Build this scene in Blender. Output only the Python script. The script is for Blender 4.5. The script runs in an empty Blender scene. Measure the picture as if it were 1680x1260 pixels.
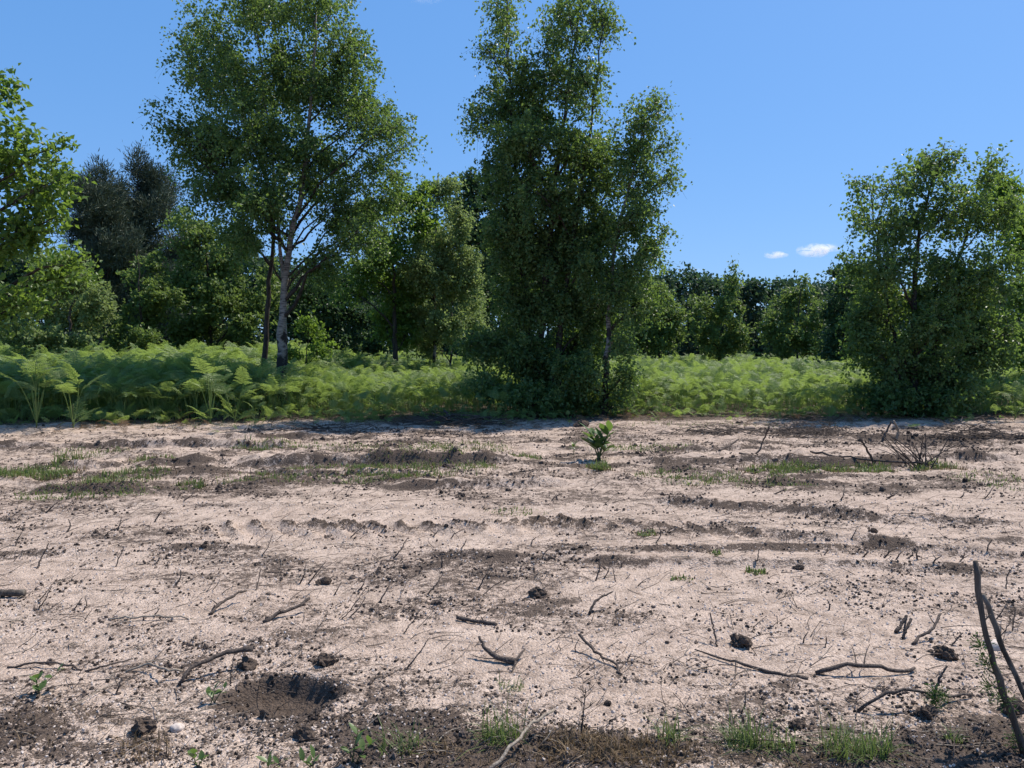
import bpy, math
import numpy as np
from math import radians, sin, cos, tan, pi

# ------------------------------------------------------------------ camera
sc = bpy.context.scene
COL = sc.collection
F, PITCH, CAMH = 1240.0, radians(2.63), 1.60          # focal length in photo pixels, tilt down, eye height
cam_d = bpy.data.cameras.new('camera'); cam = bpy.data.objects.new('camera', cam_d); COL.objects.link(cam)
cam_d.sensor_width = 36; cam_d.lens = 36 * F / 1680; cam_d.clip_end = 20000; cam_d.clip_start = 0.05
cam.location = (0, 0, CAMH); cam.rotation_euler = (pi / 2 - PITCH, 0, 0)
sc.camera = cam
# ------------------------------------------------------------------ sky, sun, exposure
SUN_AZ, SUN_EL = radians(54), radians(57)             # azimuth clockwise from the view direction
world = bpy.data.worlds.new('World'); sc.world = world; world.use_nodes = True
wn = world.node_tree.nodes; wl = world.node_tree.links
sky = wn.new('ShaderNodeTexSky'); sky.sky_type = 'NISHITA'; sky.sun_disc = False
sky.sun_elevation = SUN_EL; sky.sun_rotation = SUN_AZ
sky.altitude = 0; sky.air_density = 1.0; sky.dust_density = 0.6; sky.ozone_density = 2.5
hs = wn.new('ShaderNodeHueSaturation'); hs.inputs['Saturation'].default_value = 1.35; hs.inputs['Value'].default_value = 1.0
gm_ = wn.new('ShaderNodeGamma'); gm_.inputs['Gamma'].default_value = 0.38          # flatter, clear deep-blue spring sky
tint = wn.new('ShaderNodeMix'); tint.data_type = 'RGBA'; tint.blend_type = 'MULTIPLY'; tint.inputs[0].default_value = 1; tint.inputs[7].default_value = (1.44, 2.27, 3.60, 1)
wl.new(sky.outputs[0], hs.inputs['Color']); wl.new(hs.outputs[0], gm_.inputs[0]); wl.new(gm_.outputs[0], tint.inputs[6]); wl.new(tint.outputs[2], wn['Background'].inputs['Color'])
wn['Background'].inputs['Strength'].default_value = 0.10
sun_d = bpy.data.lights.new('sun', 'SUN'); sun = bpy.data.objects.new('sun', sun_d); COL.objects.link(sun)
sun_d.energy = 5.0; sun_d.angle = radians(0.53); sun_d.color = (1.0, 0.93, 0.82)
sun.rotation_euler = (pi / 2 - SUN_EL, 0, pi - SUN_AZ); sun.location = (20, 12, 40)
sc.view_settings.view_transform = 'Standard'; sc.view_settings.look = 'None'
sc.view_settings.exposure = 0.38; sc.view_settings.gamma = 1; sc.view_settings.use_curve_mapping = False
sc.cycles.max_bounces = 14; sc.cycles.diffuse_bounces = 3; sc.cycles.glossy_bounces = 2
sc.cycles.transmission_bounces = 4; sc.cycles.volume_bounces = 14; sc.cycles.use_denoising = True
sc.cycles.sample_clamp_indirect = 6

# ------------------------------------------------------------------ helpers
def ray(px, py):
    u, v = (px - 840) / F, (630 - py) / F
    return np.array([u, cos(PITCH) + v * sin(PITCH), -sin(PITCH) + v * cos(PITCH)])
def at(px, py, Y):                                    # point on the vertical plane Y metres away
    d = ray(px, py); return np.array([0, 0, CAMH]) + d * (Y / d[1])
def on(px, py, h=0.0):                                # point at height h above the datum
    d = ray(px, py); return np.array([0, 0, CAMH]) + d * ((h - CAMH) / d[2])

def _h(ix, iy, s):
    h = (ix * 374761393 + iy * 668265263 + s * 1274126177) & 0xffffffff
    h = ((h ^ (h >> 13)) * 1274126177) & 0xffffffff
    return ((h ^ (h >> 16)) & 0xffffff) / float(0xffffff)
def vnoise(x, y, s=0):
    x = np.asarray(x, float); y = np.asarray(y, float)
    ix, iy = np.floor(x).astype(np.int64), np.floor(y).astype(np.int64)
    fx, fy = x - ix, y - iy
    fx = fx * fx * fx * (fx * (fx * 6 - 15) + 10); fy = fy * fy * fy * (fy * (fy * 6 - 15) + 10)
    a, b, c, d = _h(ix, iy, s), _h(ix + 1, iy, s), _h(ix, iy + 1, s), _h(ix + 1, iy + 1, s)
    return (a + (b - a) * fx) * (1 - fy) + (c + (d - c) * fx) * fy
def fbm(x, y, s=0, o=4, g=0.5):
    t, a, n = 0, 1, 0
    for k in range(o):
        t = t + a * vnoise(x * 2 ** k + 17.3 * k, y * 2 ** k - 9.1 * k, s + k); n += a; a *= g
    return t / n
def sstep(a, b, x):
    t = np.clip((x - a) / (b - a), 0, 1); return t * t * (3 - 2 * t)

def mesh_np(name, V, faces, mats=(), smooth=True, attrs=None, face_mat=None):
    """V (n,3); faces: list of (m,k) int arrays; attrs: name -> per-vertex floats"""
    me = bpy.data.meshes.new(name)
    V = np.asarray(V, np.float32)
    faces = [np.asarray(f, np.int32) for f in faces if len(f)]
    me.vertices.add(len(V)); me.vertices.foreach_set('co', V.ravel())
    loops = np.concatenate([f.ravel() for f in faces]); tot = np.concatenate([np.full(len(f), f.shape[1], np.int32) for f in faces])
    st = np.concatenate([[0], np.cumsum(tot)[:-1]]).astype(np.int32)
    me.loops.add(len(loops)); me.loops.foreach_set('vertex_index', loops)
    me.polygons.add(len(tot)); me.polygons.foreach_set('loop_start', st)
    me.polygons.foreach_set('use_smooth', np.full(len(tot), smooth))
    for m in mats: me.materials.append(m)
    if face_mat is not None: me.polygons.foreach_set('material_index', np.asarray(face_mat, np.int32))
    for k, a in (attrs or {}).items():
        at_ = me.attributes.new(k, 'FLOAT', 'POINT'); at_.data.foreach_set('value', np.asarray(a, np.float32))
    me.update(calc_edges=True)
    return me
def link(name, me, parent=None, loc=(0, 0, 0), kind=None, label=None, cat=None, group=None):
    o = bpy.data.objects.new(name, me); COL.objects.link(o); o.location = loc
    if parent is not None: o.parent = parent
    if kind: o['kind'] = kind
    if label: o['label'] = label
    if cat: o['category'] = cat
    if group: o['group'] = group
    return o
def thing(name, label, cat, loc, rz=0.0, group=None):
    o = link(name, None, None, loc, None, label, cat, group); o.rotation_euler = (0, 0, rz); o.empty_display_size = 0.1
    return o

class MB:
    """collects tubes, leaves and blobs as numpy pieces"""
    def __init__(s): s.V = []; s.F = {}; s.A = []; s.n = 0
    def add(s, V, *faces, a=0.5):
        V = np.asarray(V, float); s.V.append(V); s.A.append(np.broadcast_to(np.asarray(a, float), (len(V),)))
        for f in faces:
            f = np.asarray(f); s.F.setdefault(f.shape[1], []).append(f + s.n)
        s.n += len(V)
    def tube(s, P, R, k=5, a=0.5, cap=True):
        P = np.asarray(P, float); R = np.broadcast_to(np.asarray(R, float), (len(P),)); n = len(P)
        T = np.gradient(P, axis=0); T /= np.linalg.norm(T, axis=1)[:, None] + 1e-9
        up = np.array([0.31, 0.17, 0.93]) if abs(T[:, 2]).mean() < 0.8 else np.array([0.9, 0.3, 0.1])
        U = np.cross(T, up); U /= np.linalg.norm(U, axis=1)[:, None] + 1e-9; W = np.cross(T, U)
        ang = np.arange(k) * 2 * pi / k
        V = P[:, None, :] + R[:, None, None] * (np.cos(ang)[None, :, None] * U[:, None, :] + np.sin(ang)[None, :, None] * W[:, None, :])
        i = np.arange(n - 1)[:, None] * k; j = np.arange(k)[None, :]; j2 = (j + 1) % k
        Q = np.stack([i + j, i + j2, i + k + j2, i + k + j], -1).reshape(-1, 4)
        V = V.reshape(-1, 3); fs = [Q]
        if cap:
            V = np.vstack([V, P[0], P[-1]]); jj = np.arange(k)
            c0 = np.stack([np.full(k, n * k), (jj + 1) % k, jj], -1); c1 = np.stack([np.full(k, n * k + 1), (n - 1) * k + jj, (n - 1) * k + (jj + 1) % k], -1)
            fs.append(np.vstack([c0, c1]))
        s.add(V, *fs, a=a)
    def leaves(s, P, D, N, L, W, fold=0.25, a=0.5, rng=None):
        """kite leaves: base P, direction D, normal N, length L, width W"""
        D = D / (np.linalg.norm(D, axis=1)[:, None] + 1e-9); S = np.cross(D, N); S /= np.linalg.norm(S, axis=1)[:, None] + 1e-9
        N = np.cross(S, D); n = len(P); L = np.broadcast_to(L, (n,))[:, None]; W = np.broadcast_to(W, (n,))[:, None]
        m = P + D * L * 0.42 + N * L * 0.06
        V = np.stack([P, m + S * W * 0.5 + N * W * fold, P + D * L, m - S * W * 0.5 + N * W * fold], 1).reshape(-1, 3)
        i = np.arange(n)[:, None] * 4
        s.add(V, np.vstack([i + np.array([[0, 1, 2]]), i + np.array([[0, 2, 3]])]), a=np.repeat(np.broadcast_to(a, (n,)), 4))
    def mesh(s, name, mats, smooth=True, base=(0, 0, 0)):
        V = np.vstack(s.V) - np.asarray(base)
        return mesh_np(name, V, [np.vstack(f) for f in s.F.values()], mats, smooth, {'var': np.concatenate(s.A)})

def bez(a, b, c, n):
    t = np.linspace(0, 1, n)[:, None]; return (1 - t) ** 2 * a + 2 * t * (1 - t) * b + t * t * c
def resample(P, n):
    P = np.asarray(P, float); d = np.concatenate([[0], np.cumsum(np.linalg.norm(np.diff(P, axis=0), axis=1))]); d /= d[-1]
    t = np.linspace(0, 1, n)
    Q = np.stack([np.interp(t, d, P[:, k]) for k in range(P.shape[1])], 1)
    for _ in range(2): Q[1:-1] = 0.25 * Q[:-2] + 0.5 * Q[1:-1] + 0.25 * Q[2:]
    return Q
def unit(v): return v / (np.linalg.norm(v, axis=-1, keepdims=True) + 1e-9)

# ------------------------------------------------------------------ materials
def mat(name):
    m = bpy.data.materials.new(name); m.use_nodes = True; nt = m.node_tree
    for n in list(nt.nodes): nt.nodes.remove(n)
    out = nt.nodes.new('ShaderNodeOutputMaterial')
    def N(t, **kw):
        n = nt.nodes.new(t)
        for k, v in kw.items():
            if k in n.inputs: n.inputs[k].default_value = v
            else: setattr(n, k, v)
        return n
    return m, nt, out, N, nt.links.new
def ramp(N, fac_socket, Lk, stops, interp='LINEAR'):
    r = N('ShaderNodeValToRGB'); r.color_ramp.interpolation = interp; e = r.color_ramp.elements
    while len(e) < len(stops): e.new(0.5)
    for i, (p, c) in enumerate(stops):
        e[i].position = p; e[i].color = (*c, 1) if len(c) == 3 else c
    Lk(fac_socket, r.inputs[0]); return r.outputs[0]
def mixc(N, Lk, f, a, b, mode='MIX'):
    m = N('ShaderNodeMix', data_type='RGBA', blend_type=mode)
    for sck, v in ((m.inputs[0], f), (m.inputs[6], a), (m.inputs[7], b)):
        if hasattr(v, 'is_linked'): Lk(v, sck)
        else: sck.default_value = v if not isinstance(v, tuple) else ((*v, 1) if len(v) == 3 else v)
    return m.outputs[2]

def leaf_mat(name, dark, light, trans, tfac=0.35, rough=0.42, spec=0.4):
    m, nt, out, N, Lk = mat(name)
    va = N('ShaderNodeAttribute', attribute_name='var')
    c = ramp(N, va.outputs['Fac'], Lk, [(0, dark), (1, light)])
    p = N('ShaderNodeBsdfPrincipled', Roughness=rough); p.inputs['Specular IOR Level'].default_value = spec
    Lk(c, p.inputs['Base Color'])
    t = N('ShaderNodeBsdfTranslucent'); t.inputs['Color'].default_value = (*trans, 1)
    mx = N('ShaderNodeMixShader'); mx.inputs[0].default_value = tfac
    Lk(p.outputs[0], mx.inputs[1]); Lk(t.outputs[0], mx.inputs[2]); Lk(mx.outputs[0], out.inputs[0])
    return m
M = {}
M['birch_leaf'] = leaf_mat('birch_leaf', (0.030, 0.070, 0.026), (0.145, 0.215, 0.075), (0.22, 0.34, 0.06), 0.40, 0.42, 0.28)
M['oak_leaf'] = leaf_mat('oak_leaf', (0.050, 0.100, 0.022), (0.135, 0.215, 0.045), (0.26, 0.40, 0.05), 0.40, 0.45, 0.32)
M['dark_leaf'] = leaf_mat('dark_leaf', (0.026, 0.058, 0.030), (0.072, 0.120, 0.050), (0.10, 0.18, 0.05), 0.30, 0.5, 0.25)
M['wood_leaf'] = leaf_mat('wood_leaf', (0.022, 0.052, 0.034), (0.060, 0.105, 0.056), (0.08, 0.15, 0.05), 0.28, 0.55, 0.25)
M['pale_leaf'] = leaf_mat('pale_leaf', (0.130, 0.180, 0.065), (0.265, 0.320, 0.140), (0.32, 0.42, 0.12), 0.40, 0.55, 0.28)
M['mid_leaf'] = leaf_mat('mid_leaf', (0.065, 0.110, 0.032), (0.165, 0.225, 0.070), (0.23, 0.33, 0.07), 0.38, 0.5, 0.28)
M['pine_needle'] = leaf_mat('pine_needle', (0.045, 0.072, 0.046), (0.110, 0.138, 0.088), (0.06, 0.07, 0.03), 0.15, 0.55, 0.3)
M['fern'] = leaf_mat('fern', (0.100, 0.165, 0.040), (0.255, 0.335, 0.125), (0.34, 0.46, 0.10), 0.46, 0.45, 0.35)
M['sapling_leaf'] = leaf_mat('sapling_leaf', (0.06, 0.105, 0.030), (0.125, 0.185, 0.055), (0.17, 0.27, 0.05), 0.36, 0.4, 0.4)
M['grass'] = leaf_mat('grass', (0.060, 0.095, 0.026), (0.155, 0.195, 0.065), (0.18, 0.25, 0.06), 0.36, 0.5, 0.3)
M['dry_grass'] = leaf_mat('dry_grass', (0.10, 0.065, 0.035), (0.24, 0.17, 0.10), (0.2, 0.14, 0.07), 0.25, 0.7, 0.2)
M['broom'] = leaf_mat('broom', (0.03, 0.06, 0.02), (0.07, 0.13, 0.03), (0.1, 0.2, 0.03), 0.3, 0.5, 0.3)

def bark_mat(name, c0, c1, c2, scale=(14, 14, 2.5), bump=0.5):
    m, nt, out, N, Lk = mat(name)
    tc = N('ShaderNodeTexCoord'); mp = N('ShaderNodeMapping'); mp.inputs['Scale'].default_value = scale
    Lk(tc.outputs['Object'], mp.inputs[0])
    n1 = N('ShaderNodeTexNoise', Scale=1.6, Detail=6, Roughness=0.65); Lk(mp.outputs[0], n1.inputs['Vector'])
    c = ramp(N, n1.outputs[0], Lk, [(0.32, c0), (0.5, c1), (0.68, c2)])
    p = N('ShaderNodeBsdfPrincipled', Roughness=0.85); p.inputs['Specular IOR Level'].default_value = 0.2
    b = N('ShaderNodeBump', Strength=bump, Distance=0.02); Lk(n1.outputs[0], b.inputs['Height'])
    Lk(c, p.inputs['Base Color']); Lk(b.outputs[0], p.inputs['Normal']); Lk(p.outputs[0], out.inputs[0])
    return m
M['bark'] = bark_mat('bark', (0.035, 0.028, 0.022), (0.085, 0.07, 0.058), (0.16, 0.14, 0.12))
M['dark_bark'] = bark_mat('dark_bark', (0.018, 0.015, 0.013), (0.045, 0.037, 0.031), (0.085, 0.073, 0.062))
M['twig'] = bark_mat('twig', (0.03, 0.024, 0.021), (0.075, 0.058, 0.05), (0.15, 0.12, 0.10), (60, 60, 60), 0.4)
M['pale_twig'] = bark_mat('pale_twig', (0.16, 0.12, 0.09), (0.28, 0.23, 0.18), (0.42, 0.36, 0.29), (60, 60, 60), 0.4)
M['green_stem'] = bark_mat('green_stem', (0.05, 0.06, 0.025), (0.09, 0.10, 0.04), (0.13, 0.12, 0.06), (40, 40, 20), 0.2)
def birch_bark():
    m, nt, out, N, Lk = mat('birch_bark')
    tc = N('ShaderNodeTexCoord'); mp = N('ShaderNodeMapping'); mp.inputs['Scale'].default_value = (5, 5, 26)
    Lk(tc.outputs['Object'], mp.inputs[0])
    n1 = N('ShaderNodeTexNoise', Scale=1.3, Detail=4, Roughness=0.6); Lk(mp.outputs[0], n1.inputs['Vector'])
    n2 = N('ShaderNodeTexNoise', Scale=4.5, Detail=5, Roughness=0.6); Lk(tc.outputs['Object'], n2.inputs['Vector'])
    white = ramp(N, n1.outputs[0], Lk, [(0.36, (0.06, 0.05, 0.045)), (0.44, (0.18, 0.16, 0.14)), (0.6, (0.29, 0.26, 0.23))])
    sp = N('ShaderNodeSeparateXYZ'); Lk(tc.outputs['Object'], sp.inputs[0])
    lo = N('ShaderNodeMapRange'); lo.inputs[1].default_value = 0.3; lo.inputs[2].default_value = 2.8; lo.inputs[3].default_value = 0.30; lo.inputs[4].default_value = -0.10
    Lk(sp.outputs[2], lo.inputs[0])
    ad = N('ShaderNodeMath', operation='ADD'); Lk(lo.outputs[0], ad.inputs[0]); Lk(n2.outputs[0], ad.inputs[1])
    fissure = ramp(N, ad.outputs[0], Lk, [(0.54, (0, 0, 0)), (0.62, (1, 1, 1))])
    c = mixc(N, Lk, fissure, white, (0.03, 0.026, 0.024))
    p = N('ShaderNodeBsdfPrincipled', Roughness=0.75); p.inputs['Specular IOR Level'].default_value = 0.25
    b = N('ShaderNodeBump', Strength=0.5, Distance=0.02); Lk(ad.outputs[0], b.inputs['Height'])
    Lk(c, p.inputs['Base Color']); Lk(b.outputs[0], p.inputs['Normal']); Lk(p.outputs[0], out.inputs[0]); return m
M['birch_bark'] = birch_bark()

def soil_shader(name, use_attr=True, const=1.0):
    """pale gritty quartz sand turning into dark peaty soil, painted shade included, where the attribute says so"""
    m, nt, out, N, Lk = mat(name)
    tc = N('ShaderNodeTexCoord'); V = tc.outputs['Object']
    def noise(s, d=4, r=0.6):
        n = N('ShaderNodeTexNoise', Scale=s, Detail=d, Roughness=r); Lk(V, n.inputs['Vector']); return n.outputs[0]
    def vor(s, rnd=1.0):
        n = N('ShaderNodeTexVoronoi', Scale=s); n.inputs['Randomness'].default_value = rnd; Lk(V, n.inputs['Vector']); return n
    def ma(op, a, b, c=None):
        n = N('ShaderNodeMath', operation=op)
        for k, v in enumerate((a, b, c)):
            if v is None: continue
            if hasattr(v, 'is_linked'): Lk(v, n.inputs[k])
            else: n.inputs[k].default_value = v
        return n.outputs[0]
    nA, nB, nC, nE = noise(1.1, 5), noise(22, 6, 0.72), noise(110, 3, 0.6), noise(5.5, 5, .65)
    v1, v2 = vor(75), vor(190)
    sand = mixc(N, Lk, nA, (0.47, 0.355, 0.285), (0.68, 0.550, 0.460))
    sand = mixc(N, Lk, ramp(N, nE, Lk, [(.42, (0, 0, 0)), (.70, (.75, .75, .75))]), sand, (0.28, 0.212, 0.168))
    g1 = ramp(N, v1.outputs['Color'], Lk, [(0.0, (0.42, 0.37, 0.34)), (0.30, (0.80, 0.78, 0.76)), (0.8, (1.06, 1.06, 1.06)), (1.0, (1.3, 1.3, 1.3))])
    g2 = ramp(N, v2.outputs['Color'], Lk, [(0.0, (0.5, 0.47, 0.45)), (0.4, (0.95, 0.94, 0.93)), (1.0, (1.15, 1.15, 1.15))])
    sand = mixc(N, Lk, 0.75, sand, g1, 'MULTIPLY'); sand = mixc(N, Lk, 0.6, sand, g2, 'MULTIPLY')
    peat = mixc(N, Lk, nB, (0.032, 0.024, 0.020), (0.185, 0.140, 0.112)); peat = mixc(N, Lk, 0.55, peat, g1, 'MULTIPLY')
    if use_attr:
        va = N('ShaderNodeAttribute', attribute_name='humus_shade'); h = va.outputs['Fac']
    else:
        v = N('ShaderNodeValue'); v.outputs[0].default_value = const; h = v.outputs[0]
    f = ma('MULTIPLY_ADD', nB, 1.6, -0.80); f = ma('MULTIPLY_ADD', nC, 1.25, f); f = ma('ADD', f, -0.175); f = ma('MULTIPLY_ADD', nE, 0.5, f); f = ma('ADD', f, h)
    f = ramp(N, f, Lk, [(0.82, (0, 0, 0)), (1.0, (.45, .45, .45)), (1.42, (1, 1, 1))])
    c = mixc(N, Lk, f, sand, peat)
    p = N('ShaderNodeBsdfPrincipled', Roughness=0.95); p.inputs['Specular IOR Level'].default_value = 0.1
    d1, d2 = ma('MULTIPLY', v1.outputs['Distance'], -0.75), ma('MULTIPLY', v2.outputs['Distance'], -0.30)
    hh = ma('ADD', d1, d2); hh = ma('MULTIPLY_ADD', nB, 1.6, hh); hh = ma('MULTIPLY_ADD', nC, 0.35, hh)
    b = N('ShaderNodeBump', Strength=0.85, Distance=0.016); Lk(hh, b.inputs['Height'])
    Lk(c, p.inputs['Base Color']); Lk(b.outputs[0], p.inputs['Normal']); Lk(p.outputs[0], out.inputs[0]); return m
M['soil'] = soil_shader('soil')
M['peat'] = soil_shader('peat', False, 1.0)
def stone_mat(name, c0, c1, rough=0.8):
    m, nt, out, N, Lk = mat(name)
    va = N('ShaderNodeAttribute', attribute_name='var'); c = ramp(N, va.outputs['Fac'], Lk, [(0, c0), (1, c1)])
    tc = N('ShaderNodeTexCoord'); n = N('ShaderNodeTexNoise', Scale=90, Detail=3); Lk(tc.outputs['Object'], n.inputs['Vector'])
    c = mixc(N, Lk, 0.5, c, n.outputs[0], 'OVERLAY')
    p = N('ShaderNodeBsdfPrincipled', Roughness=rough); p.inputs['Specular IOR Level'].default_value = 0.2
    Lk(c, p.inputs['Base Color']); Lk(p.outputs[0], out.inputs[0]); return m
M['quartz'] = stone_mat('quartz', (0.33, 0.26, 0.215), (0.62, 0.53, 0.47), 0.85)
M['crumb'] = stone_mat('crumb', (0.022, 0.017, 0.015), (0.13, 0.098, 0.08), 0.95)

# ------------------------------------------------------------------ ground
RUTS = [  # (px0,py0)-(px1,py1), height, half width, break-up seed
    (-250, 733, 480, 733, 0.10, 0.13, 1), (60, 765, 470, 758, 0.07, 0.10, 2), (380, 762, 840, 757, 0.13, 0.13, 3),
    (1040, 760, 1500, 762, 0.10, 0.12, 4), (640, 798, 920, 794, 0.08, 0.10, 5), (1560, 753, 2100, 750, 0.10, 0.12, 6),
    (-200, 790, 250, 800, 0.05, 0.12, 7), (420, 775, 700, 778, 0.06, 0.09, 8), (1230, 790, 1500, 800, 0.05, 0.10, 9),
    (1060, 815, 1500, 850, 0.05, 0.10, 10), (1150, 868, 1680, 910, 0.05, 0.12, 11), (1300, 835, 1900, 870, 0.045, 0.10, 12),
    (300, 826, 900, 822, 0.02, 0.08, 16), (640, 900, 1700, 935, 0.035, 0.10, 18), (1000, 905, 1700, 885, 0.03, 0.08, 19), (-200, 905, 400, 893, 0.03, 0.09, 20), (300, 720, 620, 716, 0.05, 0.10, 13), (1380, 720, 1800, 724, 0.07, 0.12, 14), (900, 735, 1300, 742, 0.05, 0.10, 15)]
RUTS = [(on(a, b), on(c, d), h, w, s) for a, b, c, d, h, w, s in RUTS]
BLOBS = [  # dark peaty patches and the painted shade of the pit: px, py, radius px, radius py, strength (negative: clean pale sand)
    (465, 1143, 72, 26, 0.6), (470, 1060, 90, 35, 0.5), (640, 1170, 150, 60, 0.42), (760, 1230, 160, 40, 0.55),  # first entry is the pit's shade, painted as dark soil
    (960, 1235, 170, 32, 0.75), (1330, 1240, 240, 30, 0.55), (1620, 1190, 130, 60, 0.32), (1640, 1250, 130, 40, .95), (1450, 1255, 160, 25, .7), (60, 1190, 110, 50, 0.35), (300, 1200, 160, 40, 0.22),
    (880, 970, 50, 22, 0.42), (690, 925, 60, 8, 0.25), (260, 875, 120, 8, 0.28), (960, 1010, 90, 18, 0.15),
    (230, 800, 260, 26, 0.30), (560, 780, 300, 24, 0.30), (800, 800, 150, 14, 0.2), (1280, 780, 260, 24, 0.26), (1100, 870, 200, 12, 0.3),
    (1330, 715, 130, 12, 0.42), (1600, 730, 130, 22, 0.4), (740, 695, 120, 9, 0.35), (1300, 905, 260, 16, 0.22), (1560, 960, 160, 30, 0.28),
    (500, 715, 200, 8, 0.2), (1000, 730, 300, 12, 0.15), (150, 720, 90, 5, 0.3), (620, 838, 300, 7, -0.35), (640, 884, 260, 8, -0.3), (820, 1110, 60, 40, 0.15),
    (1100, 958, 150, 26, -0.45), (1130, 845, 100, 14, -0.4), (920, 1115, 80, 25, -0.4), (600, 900, 130, 9, -0.25), (330, 925, 200, 12, -0.25),
    (620, 825, 220, 8, -0.3), (1500, 990, 150, 22, -0.15), (1150, 800, 120, 8, -0.15), (180, 707, 120, 5, -0.4), (1450, 870, 200, 10, -0.3)]
def _blob(px, py, rx, ry, s):
    c, a, b = on(px, py), on(px, max(py - ry, 640)), on(px, py + ry)
    return c[0], c[1], rx / F * c[1], max((a[1] - b[1]) / 2, 0.05), s * (.48 if py < 1000 and s > 0 else .72)
BLOBS = [_blob(*b) for b in BLOBS]
TREAD = (on(300, 864), on(1010, 856)); TREAD2 = (on(880, 846), on(1330, 886))
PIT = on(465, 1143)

def ground(x, y):
    """height and dark-soil amount, with the painted shade of pit, ruts and lugs"""
    x = np.asarray(x, float); y = np.asarray(y, float)
    near = 1 - sstep(17, 22, y)
    z = 0.10 * (fbm(x * .16, y * .16, 5, 3) - .5) + 0.055 * (fbm(x * .9, y * 1.3, 11, 3) - .5) * near
    hum_shade = 0.10 + 0.95 * (fbm(x * .55, y * 1.5, 21, 5, .6) - .53) + 0.5 * (fbm(x * 2.3, y * 4.5, 31, 3) - .5)
    for cx, cy, rx, ry, s in BLOBS:
        r2 = ((x - cx) / rx) ** 2 + ((y - cy) / ry) ** 2
        hum_shade = hum_shade + s * np.exp(-r2 * 0.9)
    for p, q, h, w, s in RUTS:
        d = (q - p)[:2]; L = np.linalg.norm(d); d = d / L
        t = (x - p[0]) * d[0] + (y - p[1]) * d[1]; n = -(x - p[0]) * d[1] + (y - p[1]) * d[0]
        n = n + 0.22 * (fbm(t * .7, t * 0 + s, 40 + s, 3) - .5)
        m = sstep(-.3, .4, t) * (1 - sstep(L - .4, L + .3, t)) * sstep(.30, .58, fbm(t * 1.5, t * 0 + 3.3 * s, 60 + s, 3) + 0.08)
        wob = 0.55 + 0.9 * fbm(t * 4.5, n * 4.5, 80 + s, 3)
        prof = np.where(n < 0, np.exp(-(n / (w * .45)) ** 2), np.exp(-(n / (w * 2.2)) ** 2))
        z = z + h * m * wob * prof - 0.45 * h * m * np.exp(-((n + 1.25 * w) / (w * .7)) ** 2)
        hum_shade = hum_shade + m * 0.42 * np.exp(-((n + .35 * w) / (w * .6)) ** 2) - m * 0.25 * np.exp(-((n - 1.6 * w) / w) ** 2)  # near rut walls darkened, their shade painted in with the soil; backs paler
    for k, (p, q) in enumerate((TREAD, TREAD2)):        # lug prints of a tractor tyre
        d = (q - p)[:2]; L = np.linalg.norm(d); d = d / L
        t = (x - p[0]) * d[0] + (y - p[1]) * d[1]; n = -(x - p[0]) * d[1] + (y - p[1]) * d[0]
        m = sstep(0, .5, t) * (1 - sstep(L - .5, L, t)) * np.exp(-(n / .26) ** 4)
        ph = (t + n * 0.8) / 0.27 + 1.1 * fbm(t * 1.4, n * 3, 151 + k, 2); lug = np.clip(np.sin(ph * 2 * pi) * 2.2 - .5, -1, 1)
        z = z + (1 if k == 0 else .45) * m * (1.1 * (.3 + 1.3 * fbm(t * 2.1, n * 6, 157, 3))) * (0.030 * lug + 0.012 * (n > 0.02) * np.exp(-((n - .2) / .08) ** 2))
        hum_shade = hum_shade + (1 if k == 0 else .5) * m * (0.62 * np.clip(lug, 0, 1) * sstep(-.28, .0, n) + 0.18 * np.exp(-((n - .17) / .06) ** 2))  # lugs darkened: dark soil with the lug shadows painted in
    strip = sstep(8.0, 9.5, y) * (1 - sstep(15.5, 17, y))
    hum_shade = hum_shade + strip * (0.03 + 0.95 * (fbm(x * 1.4, y * 4.0, 115, 4, .65) - .47))
    hum_shade = hum_shade + 0.9 * sstep(16.2, 18.0, y + 1.2 * (fbm(x * .5, y * .5, 13, 2) - .5))
    hum_shade = hum_shade * (0.72 + 0.56 * fbm(x * 7, y * 9, 35, 3)) + 0.34 * (fbm(x * 11, y * 17, 37, 3) - .5)
    hum_shade = hum_shade + 1.5 * np.exp(-(np.hypot((x - PIT[0]) / .225, (y - PIT[1]) / .18) + .45 * (fbm(x * 9, y * 9, 141, 3) - .5)) ** 6)  # shade in the pit painted on as dark soil, wider than its rim casts
    hum_shade = np.clip(hum_shade, -0.3, 1.05)
    rough = np.clip(hum_shade, 0, 1)
    r = np.hypot((x - PIT[0]) / 0.21, (y - PIT[1]) / 0.17) + .45 * (fbm(x * 9, y * 9, 141, 3) - .5)
    calm = np.exp(-r ** 4)
    z = z + near * (1 - calm) * (rough * (0.055 * (np.abs(fbm(x * 5, y * 5, 91, 4, .6) - .5) * 2) + 0.03 * np.maximum(fbm(x * 13, y * 13, 95, 3) - .5, 0) * 2)
                    + 0.010 * (fbm(x * 9, y * 9, 97, 4, .65) - .5) + 0.006 * (fbm(x * 38, y * 38, 99, 2) - .5))
    z = z - 0.10 * np.exp(-r ** 6) + 0.018 * np.exp(-((r - 1.3) / .25) ** 2) * sstep(-.1, .1, y - PIT[1])
    strip = sstep(8.2, 9.5, y) * (1 - sstep(15.5, 17, y))
    z = z + strip * (0.07 * np.maximum(fbm(x * 1.6, y * 3.4, 111, 4, .6) - .46, 0) * 2 + 0.05 * np.maximum(fbm(x * 5, y * 7, 113, 3, .6) - .5, 0) * 2)
    front = 1 - sstep(2.35, 3.1, y + 0.3 * (fbm(x * 2, x * 0, 7, 2) - .5))
    z = z + front * (0.10 * (fbm(x * 2.6, y * 3.2, 55, 3) - .35) + 0.05 * np.maximum(fbm(x * 9, y * 9, 57, 3, .6) - .5, 0) * 2)
    return z, hum_shade

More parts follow.
